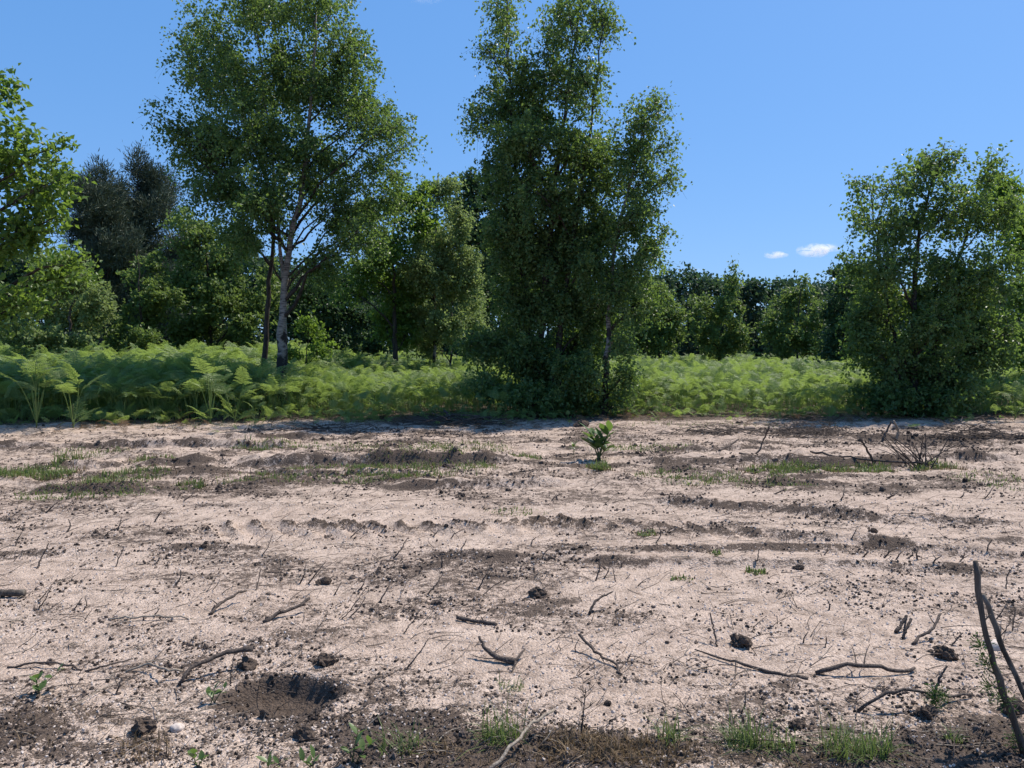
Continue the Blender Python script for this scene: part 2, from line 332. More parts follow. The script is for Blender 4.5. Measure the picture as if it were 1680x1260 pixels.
ys = [0.6]
while ys[-1] < 30:
    Y = ys[-1]; ys.append(Y + (0.022 if Y < 1.6 else max(0.012, min(0.0015 * Y * Y, 0.06 if Y < 18 else 0.3))))
ys = np.array(ys); us = np.linspace(-1.02, 1.02, 560)
XX = us[None, :] * (ys[:, None] * 0.97 + 1.0); YY = np.broadcast_to(ys[:, None], XX.shape)
ZZ, HH = ground(XX.ravel(), YY.ravel())
V = np.stack([XX.ravel(), YY.ravel(), ZZ], 1)
R_, C_ = len(ys), len(us)
i = (np.arange(R_ - 1)[:, None] * C_ + np.arange(C_ - 1)[None, :]).ravel()
Q = np.stack([i, i + 1, i + C_ + 1, i + C_], 1)
# skirt out to the horizon
b0 = np.arange(C_); bN = (R_ - 1) * C_ + np.arange(C_); bl = np.arange(R_) * C_; br = bl + C_ - 1
ring = np.concatenate([b0, br[1:], bN[::-1][1:], bl[::-1][1:-1]])
cen = np.array([0, 14.0, 0]); dv = unit((V[ring] - cen)[:, :2])
outer = np.concatenate([V[ring][:, :2] * 1.0 + dv * 25, V[ring][:, :2] + dv * 4000])
oz = np.concatenate([np.full(len(ring), -0.02), np.full(len(ring), -0.02)])
V = np.vstack([V, np.column_stack([outer, oz])]); HH = np.concatenate([HH, np.full(2 * len(ring), 0.3)])
n0 = R_ * C_; nr = len(ring); k = np.arange(nr); k2 = (k + 1) % nr
S1 = np.stack([ring[k], n0 + k, n0 + k2, ring[k2]], 1); S2 = np.stack([n0 + k, n0 + nr + k, n0 + nr + k2, n0 + k2], 1)
me = mesh_np('ground', V, [Q, S1, S2], [M['soil']], True, {'humus_shade': HH})
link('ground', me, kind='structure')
Z2, H2 = ZZ.reshape(R_, C_), HH[:R_ * C_].reshape(R_, C_)
def surf(x, y):
    """height and soil read off the ground mesh"""
    x = np.asarray(x, float); y = np.clip(np.asarray(y, float), ys[0], ys[-1] - 1e-6)
    r = np.clip(np.searchsorted(ys, y, 'right') - 1, 0, R_ - 2); fr = (y - ys[r]) / (ys[r + 1] - ys[r])
    u = np.clip((x / (y * .97 + 1.0) - us[0]) / (us[1] - us[0]), 0, C_ - 1.001); c = u.astype(int); fc = u - c
    g = lambda A: (A[r, c] * (1 - fc) + A[r, c + 1] * fc) * (1 - fr) + (A[r + 1, c] * (1 - fc) + A[r + 1, c + 1] * fc) * fr
    return g(Z2), g(H2)
def gz(x, y): return float(surf(np.array([x]), np.array([y]))[0][0])

# ------------------------------------------------------------------ trees
def limb_tree(rng, trunks, lobes, leaf, cover, Y, droop=0.5, nb=12, twl=(0.25, 0.6), stick=1.0, wid=0.72, thin=True, depth=0.9, tw=9, tubes=True, airy=0.0, upright=0.0, needle=False):
    """trunks: list of (polyline (n,3), r0, r1); lobes: (X,Z,rx,rz,dy) metric in the tree's plane. Returns crown MB, trunk MBs, branch MB"""
    crown, br = MB(), MB(); tms = []
    TP = []
    for P, r0, r1 in trunks:
        P = resample(P, 26); n = len(P); t = np.linspace(0, 1, n)
        P[1:-1, :2] += rng.normal(0, 0.02, (n - 2, 2)) * stick
        r = (r0 + (r1 - r0) * t ** 0.8) * (1 + 0.35 * np.exp(-t * 26))
        tm = MB(); tm.tube(P, r, 9); tms.append(tm); TP.append((P, r))
    allP = np.vstack([p for p, _ in TP]); allR = np.concatenate([r for _, r in TP])
    ztop = max(l[1] for l in lobes)
    for (lx, lz, rx, rz, dy) in lobes:
        ry = depth * 0.5 * (rx + rz); c = np.array([lx, Y + dy, lz])
        hd = np.hypot(allP[:, 0] - c[0], allP[:, 1] - c[1]); want = c[2] - 0.75 * hd - 0.15
        cost = np.abs(allP[:, 2] - want) + 0.35 * hd + 0.6 * (allP[:, 2] > c[2]); k = int(np.argmin(cost + rng.uniform(0, .3, len(cost))))
        A = allP[k]; dist = np.linalg.norm(c - A)
        mid = (A + c) / 2 + np.array([0, 0, 0.16 * dist]) + rng.normal(0, 0.05 * dist, 3)
        P = bez(A, mid, c, 9); P[1:-1] += rng.normal(0, 0.015 * dist, (7, 3)); r0 = min(allR[k] * 0.6, 0.012 + 0.017 * dist) * stick
        br.tube(P, np.linspace(r0, 0.006 * stick, 9), 5, cap=False)
        n = max(5, int(1.35 * nb * (rx * rz / 0.6) ** 0.35))
        q = unit(rng.normal(size=(n, 3))); q *= rng.uniform(0.15, 1, (n, 1)) ** 0.42
        T = c + q * np.array([rx, ry, rz])
        s = rng.integers(3, 9, n); B0 = P[s]
        B1 = (B0 + T) / 2 + np.array([0, 0, 0.12]) * np.linalg.norm(T - B0, axis=1)[:, None] + rng.normal(0, 0.06, (n, 3))
        for a in range(n if tubes else 0):
            br.tube(bez(B0[a], B1[a], T[a], 5), np.linspace(0.007, 0.0025, 5) * stick, 4, cap=False)
        # twiglets
        K = n * tw; w = np.repeat(np.arange(n), tw); t = rng.uniform(0.3, 1.0, K)[:, None]
        S = (1 - t) ** 2 * B0[w] + 2 * t * (1 - t) * B1[w] + t * t * T[w]
        D = unit(rng.normal(size=(K, 3)) + 0.7 * unit(T - B0)[w] + np.array([0, 0, upright])); ln = rng.uniform(*twl, K)
        g = np.array([0, 0, -droop])
        if thin:
            sel = np.arange(K)[::4]
            for a in sel:
                tt = np.array([0, .5, 1.0])[:, None]; br.tube(S[a] + D[a] * ln[a] * tt + g * ln[a] * tt ** 2, [0.0035 * stick, .0025 * stick, .0012 * stick], 3, cap=False)
        nl = int((1 - airy * float(sstep(.35, .95, lz / ztop))) * cover * pi * rx * rz / (0.5 * leaf * leaf * wid)); 
        tid = rng.integers(0, K, nl); u = rng.uniform(0.05, 1.05, nl)
        Pp = S[tid] + D[tid] * (ln[tid] * u)[:, None] + g * (ln[tid] * u * u)[:, None] + rng.normal(0, leaf * 0.55, (nl, 3))
        if needle:
            Dd = unit(D[tid] + rng.normal(0, .45, (nl, 3)) + np.array([0, 0, 0.35])); Nn = rng.normal(size=(nl, 3))
        else:
            Dd = unit(rng.normal(size=(nl, 3)) + np.array([0, 0, -0.55 * (droop > 0.3) - 0.05]) + 0.5 * D[tid]); Nn = unit(rng.normal(size=(nl, 3)) + np.array([0.1, -0.1, 0.55]))
        L = leaf * rng.uniform(0.55, 1.38, nl)
        cl = rng.uniform(0, 1, K)
        crown.leaves(Pp, Dd, Nn, L, L * wid, 0.16, a=np.clip(0.62 * cl[tid] + 0.45 * rng.uniform(0, 1, nl) - .04, 0, 1))
    return crown, tms, br
def px_lobes(L, Y, rng, spread=0.5, layers=1):
    out = []
    for px, py, rx, ry in L:
        k = Y / F
        for q in range(layers):
            j = 0 if q == 0 else .35
            p = at(px + rng.normal(0, j) * rx, py + rng.normal(0, j) * ry, Y)
            dy = rng.normal(0, spread) if layers == 1 else (-1 if q == 0 else 1) * abs(rng.normal(.55 * (rx + ry) / 2 * k, spread * .6))
            out.append((p[0], p[2], rx * k * 1.06, ry * k * 1.06, dy))
    return out
def px_trunk(pts, Y, base=None):
    return np.array([at(a, b, Y + (c[0] if c else 0)) for a, b, *c in pts])
def put_tree(name, label, cat, bx, by, crown, tms, br, leafm, barkm, group=None, twigm='dark_bark', third=None):
    base = np.array([bx, by, gz(bx, by) if by < 28 else -0.02])
    r = thing(name, label, cat, base, 0, group)
    for q, tm in enumerate(tms): link('trunk', tm.mesh('trunk', [M['dark_bark' if (q == 2 and barkm == 'birch_bark') else barkm]], True, base), r)
    link('branches', br.mesh('branches', [M[twigm]], True, base), r, kind='stuff')
    link('crown', crown.mesh('crown', [M[leafm]], False, base), r, kind='stuff')
    return r
def tree(name, label, Y, trunks, lobes, leafm, barkm, leaf, cover, seed, group=None, spread=0.5, twigm='dark_bark', cat='tree', layers=1, **kw):
    rng = np.random.default_rng(seed)
    TT = []
    for pts, r0, r1 in trunks:
        P = px_trunk(pts, Y); P[0, 2] = -0.15; TT.append((P, r0, r1))
    crown, tms, br = limb_tree(rng, TT, px_lobes(lobes, Y, rng, spread, layers), leaf, cover * 1.75, Y, **kw)
    return put_tree(name, label, cat, TT[0][0][0, 0], TT[0][0][0, 1], crown, tms, br, leafm, barkm, group, twigm)

tree('birch_tree', 'tall birch with two trunks and a broad rounded crown, standing in the bracken', 20,
     [([(462, 680), (460, 590), (464, 500), (470, 430), (480, 385), (492, 330), (505, 240), (515, 120), (520, 10)], .135, .02),
      ([(468, 680, .05), (466, 470, .05), (462, 410, .1), (455, 370, .1), (448, 260, .3), (430, 130, .4), (420, 0, .4)], .075, .012),
      ([(432, 680, .5), (434, 600, .5), (438, 500, .5), (446, 430, .5), (452, 330, .6), (400, 200, .8), (370, 90, .8)], .095, .012)],
     [(420, 15, 80, 55), (510, 15, 65, 50), (350, 60, 60, 55), (575, 85, 42, 50), (314, 100, 24, 46), (470, 110, 85, 65), (385, 150, 75, 65), (560, 165, 62, 60),
      (296, 205, 30, 36), (345, 225, 50, 52), (430, 235, 80, 60), (520, 255, 75, 55), (612, 200, 48, 48), (660, 222, 26, 28), (640, 285, 38, 36), (306, 250, 20, 26),
      (370, 315, 48, 42), (450, 330, 60, 50), (560, 345, 60, 48), (415, 395, 40, 30), (535, 425, 42, 28), (600, 395, 36, 26)],
     'birch_leaf', 'birch_bark', 0.082, 1.5, 101, layers=2, airy=.35, spread=0.9, droop=0.75, nb=13, twl=(.25, .7))
tree('birch_tree', 'tallest dark birch with dense foliage reaching the ground, growing in a multi-stemmed clump', 18.6,
     [([(882, 690), (884, 600), (893, 480), (902, 380), (915, 260), (935, 130), (955, -10)], .13, .015),
      ([(872, 690, .3), (868, 590, .3), (862, 470, .3), (850, 330, .3), (838, 170, .3), (833, 10, .3)], .11, .012),
      ([(905, 690, -.2), (912, 600, -.2), (930, 470, -.2), (950, 340, -.3), (972, 190, -.3), (990, 30, -.3)], .10, .012)],
     [(835, 15, 30, 55), (828, 95, 36, 45), (795, 78, 20, 18), (820, 165, 42, 45), (788, 185, 22, 30), (842, 245, 55, 50), (962, 5, 52, 45), (932, 65, 50, 55), (992, 40, 30, 32),
      (902, 140, 60, 55), (960, 150, 40, 55), (892, 230, 62, 55), (958, 245, 52, 55), (868, 325, 70, 55), (955, 335, 62, 55), (828, 400, 45, 45), (898, 415, 72, 55), (968, 425, 50, 52),
      (840, 485, 62, 45), (918, 505, 72, 48), (978, 525, 34, 45), (808, 560, 45, 38), (868, 585, 66, 42), (938, 595, 55, 42), (880, 645, 66, 28), (955, 645, 45, 28), (800, 625, 30, 22), (850, 370, 40, 45), (835, 330, 30, 40), (812, 300, 24, 34), (1000, 380, 30, 40), (990, 290, 25, 40)],
     'birch_leaf', 'dark_bark', 0.080, 1.9, 102, layers=2, airy=.62, spread=0.7, droop=0.6, nb=13, twl=(.2, .55))
tree('birch_tree', 'slender pale-stemmed birch leaning towards open sky beside the tallest birch', 17.7,
     [([(990, 690), (994, 600), (1000, 500), (1008, 410), (1028, 320), (1050, 240), (1075, 160)], .085, .008)],
     [(1085, 178, 20, 14), (1050, 200, 38, 35), (1022, 250, 40, 45), (1092, 238, 22, 22), (1050, 300, 44, 40), (1102, 290, 18, 22), (1030, 360, 40, 40), (1082, 402, 26, 28), (1045, 428, 42, 38),
      (1012, 480, 40, 40), (1048, 495, 28, 30), (1022, 550, 22, 36), (1030, 615, 20, 30), (985, 640, 26, 24), (1005, 660, 28, 18), (965, 600, 24, 30), (1072, 345, 22, 25)],
     'birch_leaf', 'birch_bark', 0.078, 1.25, 103, layers=2, airy=.3, spread=0.5, droop=0.5, nb=10, twl=(.2, .5))
tree('birch_tree', 'bushy birch with shaggy dark base, standing alone over the open far bracken', 17.8,
     [([(1500, 690), (1502, 600), (1500, 480), (1508, 380), (1530, 300), (1550, 235)], .11, .01),
      ([(1520, 690, .3), (1530, 580, .3), (1560, 460, .3), (1590, 370, .3), (1610, 280, .3)], .08, .01),
      ([(1485, 690, .2), (1470, 560, .2), (1445, 440, .2), (1432, 360, .2), (1432, 290, .2)], .07, .008)],
     [(1550, 262, 40, 30), (1505, 285, 34, 36), (1608, 290, 30, 30), (1434, 308, 24, 32), (1418, 370, 28, 38), (1480, 355, 45, 42), (1558, 345, 52, 45), (1628, 355, 34, 45), (1412, 430, 26, 36),
      (1462, 440, 52, 45), (1540, 435, 60, 45), (1615, 440, 52, 45), (1440, 515, 50, 42), (1520, 525, 62, 46), (1595, 520, 50, 46), (1482, 595, 58, 42), (1550, 600, 50, 42), (1465, 645, 44, 28), (1520, 650, 52, 28), (1425, 585, 38, 40), (1405, 545, 26, 36), (1610, 585, 42, 40), (1650, 545, 36, 44), (1435, 640, 34, 26), (1575, 645, 36, 26)],
     'birch_leaf', 'dark_bark', 0.085, 1.5, 104, layers=2, airy=.4, spread=0.6, droop=0.5, nb=12, twl=(.2, .5))
tree('oak_tree', 'leafy oak cut by the frame beside the bushy birch', 21,
     [([(1730, 690), (1725, 560), (1715, 430), (1700, 320)], .14, .02)],
     [(1676, 296, 36, 30), (1655, 345, 40, 36), (1668, 310, 40, 34), (1642, 395, 44, 44), (1690, 385, 58, 55), (1675, 480, 52, 50), (1652, 560, 45, 42), (1725, 480, 55, 70), (1740, 350, 55, 60), (1700, 600, 50, 30), (1760, 580, 60, 50)],
     'oak_leaf', 'dark_bark', 0.13, 2.0, 105, droop=0.2, nb=10, twl=(.15, .4))
tree('oak_tree', 'sunlit green oak with large bright leaves on spreading boughs at frame edge', 13.5,
     [([(-150, 760), (-140, 560), (-110, 400), (-70, 280), (-40, 150)], .17, .02)],
     [(-8, 140, 28, 30), (0, 195, 42, 34), (32, 250, 40, 36), (100, 245, 30, 26), (62, 305, 52, 40), (-20, 310, 62, 55), (112, 300, 26, 28), (28, 375, 66, 42), (98, 355, 34, 34), (112, 425, 26, 20),
      (42, 435, 52, 34), (-50, 430, 62, 60), (-60, 200, 60, 60), (20, 500, 50, 36), (-40, 540, 60, 40)],
     'oak_leaf', 'dark_bark', 0.115, 2.0, 106, spread=0.5, droop=0.15, nb=11, twl=(.15, .42))
tree('willow_shrub', 'pale grey-green rounded willow shrub rising from the bracken under the oak', 25,
     [([(110, 640), (112, 560), (120, 480), (118, 430)], .10, .015), ([(95, 640, .2), (80, 560, .2), (60, 500, .2)], .07, .01), ([(125, 640, .2), (145, 560, .2), (160, 500, .2)], .07, .01)],
     [(112, 455, 46, 36), (65, 490, 50, 40), (152, 500, 36, 38), (105, 515, 62, 36), (55, 545, 50, 26), (120, 555, 62, 22), (172, 490, 20, 20), (90, 430, 26, 22)],
     'pale_leaf', 'bark', 0.11, 2.2, 107, droop=0.2, nb=12, twl=(.2, .45), cat='shrub', upright=.3)
tree('sapling_tree', 'small dark green conical tree beside the pale willow shrub', 26,
     [([(232, 640), (233, 540), (228, 470), (225, 410)], .08, .012)],
     [(225, 428, 24, 24), (215, 470, 40, 34), (258, 485, 34, 34), (232, 520, 50, 34), (275, 535, 36, 28), (215, 555, 40, 22), (250, 560, 44, 18)],
     'mid_leaf', 'dark_bark', 0.12, 2.3, 108, droop=0.15, nb=10, twl=(.15, .4))
tree('leafy_tree', 'shaded leafy tree in the gloom behind the twin-trunked birch', 28,
     [([(345, 640), (345, 520), (340, 430), (335, 360)], .11, .015)],
     [(320, 400, 45, 45), (375, 420, 45, 50), (310, 470, 45, 45), (365, 490, 55, 48), (410, 520, 45, 45), (320, 540, 55, 34), (385, 560, 55, 24), (430, 470, 34, 50), (300, 360, 34, 30)],
     'mid_leaf', 'dark_bark', 0.14, 2.3, 109, droop=0.2, nb=10, twl=(.2, .5))
tree('oak_tree', 'bright green oak with open boughs between the two big birches', 25,
     [([(650, 640), (648, 540), (645, 440), (650, 330)], .12, .015)],
     [(642, 325, 36, 30), (680, 360, 42, 42), (612, 395, 34, 26), (598, 445, 50, 26), (575, 480, 36, 16), (640, 420, 44, 36), (600, 350, 22, 20), (690, 310, 22, 20), (650, 480, 46, 36), (620, 530, 44, 34), (670, 545, 40, 34)],
     'oak_leaf', 'dark_bark', 0.13, 1.9, 110, droop=0.15, nb=9, twl=(.15, .45))
tree('birch_tree', 'young pale birch with fine sunlit foliage, standing between the two big birches', 26,
     [([(712, 640), (712, 540), (714, 440), (718, 290)], .075, .008), ([(738, 640, .3), (742, 480, .3), (752, 350, .3)], .05, .008)],
     [(716, 320, 26, 34), (700, 385, 46, 42), (742, 410, 38, 46), (718, 455, 52, 42), (760, 470, 30, 50), (690, 505, 44, 38), (735, 525, 48, 42), (700, 560, 44, 24), (672, 470, 26, 34), (752, 365, 22, 28), (660, 510, 28, 34), (775, 440, 26, 40), (780, 510, 24, 40), (740, 310, 16, 20), (690, 440, 40, 36)],
     'pale_leaf', 'birch_bark', 0.095, 2.3, 111, droop=0.55, nb=12, twl=(.2, .5))
tree('oak_tree', 'dark oak with lumpy top rising behind the tallest birch', 33,
     [([(775, 630), (775, 500), (772, 400), (768, 300)], .16, .02)],
     [(765, 298, 30, 24), (745, 330, 26, 26), (792, 330, 40, 40), (775, 385, 46, 44), (810, 420, 50, 60), (790, 500, 60, 50), (800, 560, 70, 30)],
     'dark_leaf', 'dark_bark', 0.16, 2.3, 112, droop=0.1, nb=10, twl=(.2, .5))
tree('leafy_tree', 'shaded bushy tree filling the gap between the twin-trunked birch and the bright oak', 30,
     [([(560, 630), (560, 540), (565, 460)], .09, .012)],
     [(565, 470, 34, 24), (535, 505, 42, 34), (590, 510, 42, 34), (555, 550, 55, 30), (505, 540, 40, 34), (610, 560, 40, 24), (500, 480, 30, 26)],
     'dark_leaf', 'dark_bark', 0.14, 2.3, 118, droop=0.2, nb=10, twl=(.2, .5))
tree('leafy_shrub', 'low bright leafy shrub at the foot of the twin-trunked birch', 21.5,
     [([(500, 660), (502, 590), (508, 530)], .03, .006)],
     [(500, 545, 28, 24), (525, 570, 26, 20), (482, 580, 26, 18), (545, 578, 20, 10)],
     'oak_leaf', 'dark_bark', 0.11, 1.7, 113, droop=0.1, nb=7, twl=(.12, .35), cat='shrub', spread=.2)
tree('sapling_tree', 'mid green sapling where the far wood begins, beside the slender birch', 36,
     [([(1082, 620), (1082, 540), (1080, 470)], .08, .01)],
     [(1075, 488, 26, 26), (1060, 525, 34, 30), (1098, 525, 30, 34), (1078, 560, 46, 26), (1040, 545, 30, 34)],
     'mid_leaf', 'dark_bark', 0.15, 2.2, 114, droop=0.2, nb=10, twl=(.2, .5))
tree('sapling_tree', 'wide-branching light green sapling before the far wood, nearer the slender birch', 38,
     [([(1180, 620), (1180, 540), (1190, 440)], .08, .01)],
     [(1150, 500, 28, 24), (1190, 505, 26, 30), (1205, 545, 34, 26), (1155, 550, 34, 28), (1180, 575, 54, 18), (1203, 440, 6, 9), (1195, 468, 14, 20)],
     'mid_leaf', 'dark_bark', 0.15, 2.0, 115, droop=0.1, nb=9, twl=(.2, .5))
tree('sapling_tree', 'rounded yellow-green sapling before the far wood, nearer the bushy birch', 38,
     [([(1308, 620), (1308, 540), (1315, 460)], .08, .01)],
     [(1318, 478, 26, 22), (1300, 510, 34, 28), (1340, 520, 26, 28), (1305, 552, 42, 28), (1335, 572, 34, 20), (1268, 535, 20, 30), (1270, 575, 30, 18)],
     'mid_leaf', 'dark_bark', 0.15, 2.1, 116, droop=0.2, nb=10, twl=(.2, .5))
tree('leafy_tree', 'dark spreading tree whose thin twigs show over the far wood by the bushy birch', 30,
     [([(1385, 640), (1385, 540), (1380, 450)], .1, .012)],
     [(1362, 450, 22, 14), (1395, 475, 34, 30), (1368, 510, 32, 34), (1400, 545, 40, 36), (1365, 570, 34, 24), (1440, 560, 40, 40), (1600, 575, 60, 34), (1540, 560, 60, 40)],
     'dark_leaf', 'dark_bark', 0.13, 2.2, 117, droop=0.2, nb=10, twl=(.2, .5))
def pine(label, px, top, Y, seed, w):
    lob = []
    rng = np.random.default_rng(seed + 1)
    for k, py in enumerate(np.linspace(top + 12, 520, 11)):
        ww = w * (0.34 + 0.75 * min(1, k / 5)); m = 1 if k == 0 else 3
        for a in range(m): lob.append((px + rng.uniform(-1, 1) * ww * (0 if m == 1 else .75), py + rng.uniform(-8, 8), ww * 0.5, 30))
    tree('pine_tree', label, Y, [([(px, 630), (px + 2, 500), (px - 2, 380), (px, top)], .2, .02)], lob, 'pine_needle', 'dark_bark', 0.26, 2.0, seed,
         droop=-0.1, nb=14, twl=(.3, .7), wid=0.17, upright=.5, spread=1.0, needle=True, thin=False)
pine('dark grey-green pine with wider flat top, behind the conical sapling', 226, 268, 44, 121, 82)
pine('dark pine with jagged spiky top, half hidden behind the near oak', 165, 288, 42, 122, 74)

def woodland(name, label, Y0, prof, leaf, cover, seed, m, step, depth, wm=1.9):
    """a mass of trees read as one wall: prof(px) -> top py"""
    rng = np.random.default_rng(seed); lob = []; tr = MB(); cr = MB()
    for px in np.arange(prof[0][0], prof[-1][0], step):
        Y = Y0 + rng.uniform(0, depth); top = np.interp(px, [p[0] for p in prof], [p[1] for p in prof]) + rng.normal(0, 5)
        p = at(px + rng.normal(0, step * .3), top, Y0); sc_ = Y / Y0; x = p[0] * sc_; H = CAMH + (p[2] - CAMH) * sc_
        w = step / F * Y * wm
        L = []
        for z in np.arange(H - w * .5, 0.3, -w * .75):
            for a in range(2): L.append((x + rng.normal(0, w * .35), z + rng.normal(0, w * .12), w * rng.uniform(.45, .7), w * rng.uniform(.4, .6), rng.normal(0, w * .3)))
        for a in range(2): L.append((x + rng.normal(0, w * .3), rng.uniform(.6, 1.6), w * .8, .9, rng.normal(0, w * .3)))
        c, t, b = limb_tree(rng, [(np.array([[x, Y, -.2], [x, Y, H * .5], [x, Y, H * .9]]), .12, .02)], L, leaf, cover, Y, droop=.1, nb=9, twl=(.2, .6), thin=False, tw=6, tubes=False)
        for src, dst in ((c, cr), (t[0], tr), (b, tr)):
            for v_, a_ in zip([np.vstack(src.V)], [np.concatenate(src.A)]):
                dst.add(v_, *[np.vstack(f) for f in src.F.values()], a=a_)
    bx = 0.5 * (prof[0][0] + prof[-1][0]); b0 = at(bx, 573, Y0); base = np.array([b0[0], Y0, 0])
    r = link(name, cr.mesh(name, [M[m]], False, base), None, base, 'stuff', label, 'woodland')
    link('trunks', tr.mesh('trunks', [M['dark_bark']], True, base), r, kind='stuff')
woodland('woodland', 'far dark green wood closing the field below the small clouds', 66, [(1040, 458), (1110, 446), (1160, 452), (1230, 460), (1300, 462), (1400, 462), (1500, 470), (1760, 470)], 0.36, 2.3, 201, 'wood_leaf', 15, 12)
woodland('woodland', 'dark wood closing the field behind the big birches', 48, [(-160, 380), (40, 400), (130, 440), (300, 400), (420, 410), (520, 440), (600, 440), (680, 420), (800, 410), (900, 400), (1040, 440)], 0.31, 2.3, 202, 'wood_leaf', 22, 8)

# ------------------------------------------------------------------ bracken
def frond_mesh(name, seed, short=False):
    rng = np.random.default_rng(seed); mb = MB()
    hs_ = rng.uniform(.10, .22) if short else rng.uniform(.64, .88); Lr = rng.uniform(.33, .48)
    P0 = np.array([0, 0, 0.]); stalk = bez(P0, np.array([.02, 0, hs_ * .7]), np.array([.10, 0, hs_]), 5)
    ra = bez(stalk[-1], stalk[-1] + np.array([.22, rng.normal(0, .03), .26]), stalk[-1] + np.array([Lr, rng.normal(0, .06), rng.uniform(.05, .34)]), 16)
    mb.tube(np.vstack([stalk, ra[1:]]), np.linspace(.0065, .0015, 20), 3, a=.8, cap=False)
    P, D, N, L, W = [], [], [], [], []
    tan_ = unit(np.gradient(ra, axis=0))
    for k, t in enumerate(np.linspace(.05, .97, 12)):
        j = t * 15; i0 = int(j); p = ra[i0] + (ra[min(i0 + 1, 15)] - ra[i0]) * (j - i0); T = tan_[i0]
        for sd in (-1, 1):
            lat = unit(np.cross(T, [0, 0, 1])) * sd; nrm = unit(np.cross(np.cross(T, [0, 0, 1]), T))
            ln = 0.21 * (1 - t) ** .85 * rng.uniform(.8, 1.12) + .02
            d = unit(lat * .92 + T * .40 + nrm * rng.normal(.05, .12)); n = max(3, int(ln / .021))
            s_ = (np.arange(n) + .6) / n
            q = p + d * (ln * s_)[:, None] + np.array([0, 0, -.18]) * (ln * s_ ** 2)[:, None]
            sl = (.040 * (1 - s_) + .012) * min(1, ln / .16 + .25)
            e = unit(np.cross(d, nrm))
            for s2 in (-1, 1):
                P.append(q); D.append(unit(e * s2 + d * .45 + rng.normal(0, .10, (n, 3)))); N.append(np.tile(nrm, (n, 1)) + rng.normal(0, .18, (n, 3))); L.append(sl); W.append(np.full(n, .0175))
    P, D, N, L, W = map(np.concatenate, (P, D, N, L, W))
    mb.leaves(P, D, N, L, W, .05, a=np.clip(rng.normal(.5, .22, len(P)), 0, 1))
    return mb.mesh(name, [M['fern']], False)
FROND = [frond_mesh('frond', 300 + k, k > 4) for k in range(8)]
def gn_scatter(name, label, cat, P, rot, scl, idx, protos, kind='stuff'):
    me = bpy.data.meshes.new(name); me.vertices.add(len(P)); me.vertices.foreach_set('co', np.asarray(P, np.float32).ravel())
    a = me.attributes.new('rot', 'FLOAT_VECTOR', 'POINT'); a.data.foreach_set('vector', np.asarray(rot, np.float32).ravel())
    a = me.attributes.new('scl', 'FLOAT', 'POINT'); a.data.foreach_set('value', np.asarray(scl, np.float32))
    a = me.attributes.new('idx', 'INT', 'POINT'); a.data.foreach_set('value', np.asarray(idx, np.int32))
    o = link(name, me, None, (0, 0, 0), kind, label, cat)
    ng = bpy.data.node_groups.new(name, 'GeometryNodeTree')
    ng.interface.new_socket('Geometry', in_out='INPUT', socket_type='NodeSocketGeometry'); ng.interface.new_socket('Geometry', in_out='OUTPUT', socket_type='NodeSocketGeometry')
    n = ng.nodes; gi, go = n.new('NodeGroupInput'), n.new('NodeGroupOutput')
    jn = n.new('GeometryNodeJoinGeometry')
    for m in protos[::-1]:
        po = bpy.data.objects.new('proto_' + m.name, m)
        oi = n.new('GeometryNodeObjectInfo'); oi.inputs['Object'].default_value = po; oi.inputs['As Instance'].default_value = True
        ng.links.new(oi.outputs['Geometry'], jn.inputs[0])
    ip = n.new('GeometryNodeInstanceOnPoints'); ip.inputs['Pick Instance'].default_value = True
    def na(nm, t):
        q = n.new('GeometryNodeInputNamedAttribute'); q.data_type = t; q.inputs['Name'].default_value = nm; return q.outputs[0]
    ng.links.new(gi.outputs[0], ip.inputs['Points']); ng.links.new(jn.outputs[0], ip.inputs['Instance'])
    ng.links.new(na('rot', 'FLOAT_VECTOR'), ip.inputs['Rotation']); ng.links.new(na('scl', 'FLOAT'), ip.inputs['Scale']); ng.links.new(na('idx', 'INT'), ip.inputs['Instance Index'])
    ng.links.new(ip.outputs[0], go.inputs[0])
    o.modifiers.new('scatter', 'NODES').node_group = ng
    return o
rng = np.random.default_rng(77)
def fern_edge(x): return 16.9 - 0.9 * sstep(-4.5, -7, x) + 2.3 * (fbm(x * .6, x * 0, 71, 4, .6) - .5) + .4 * sstep(0, 3, x)
def fern_height(x, y): return (1.12 + 0.32 * sstep(-2, -9, x)) * (0.78 + 0.14 * sstep(-4, -7, x) + 0.26 * sstep(17, 27, y)) + 0.06 * sstep(26, 44, y)
pts = []
for (ya, yb, dens) in ((14, 19, 40), (19, 26, 25), (26, 36, 15), (36, 50, 9)):
    n = int(dens * (yb - ya) * (1.7 * (ya + yb) / 2 + 8)); y = rng.uniform(ya, yb, n); x = rng.uniform(-1, 1, n) * (.85 * y + 4)
    k = y > fern_edge(x); pts.append(np.stack([x[k], y[k]], 1))
ns = 520; x = rng.uniform(-1, 1, ns) * 15; y = fern_edge(x) - rng.exponential(.45, ns) ** 1.1; k = (y > 13) & (fbm(x * .9, x * 0, 79, 3) + rng.normal(0, .1, ns) > .5); stray = np.stack([x[k], y[k]], 1)
pts = np.vstack(pts + [stray]); x, y = pts.T
clear = np.ones(len(x), bool)
for tx, ty in ((at(460, 600, 20)[0], 20), (at(882, 600, 18.6)[0], 18.6)): clear &= np.hypot(x - tx, y - ty) > .3
x, y = x[clear], y[clear]; n = len(x)
z = surf(x, y)[0] * (y < 28) - .02
sz = fern_height(x, y) * rng.uniform(.78, 1.14, n) * (0.86 + 0.24 * fbm(x * .8, y * .8, 73, 2)) * 0.92
eg = y - fern_edge(x); sz *= np.where(eg < 0, rng.uniform(.25, .6, n), 0.72 + 0.28 * sstep(0, 1.6, eg))
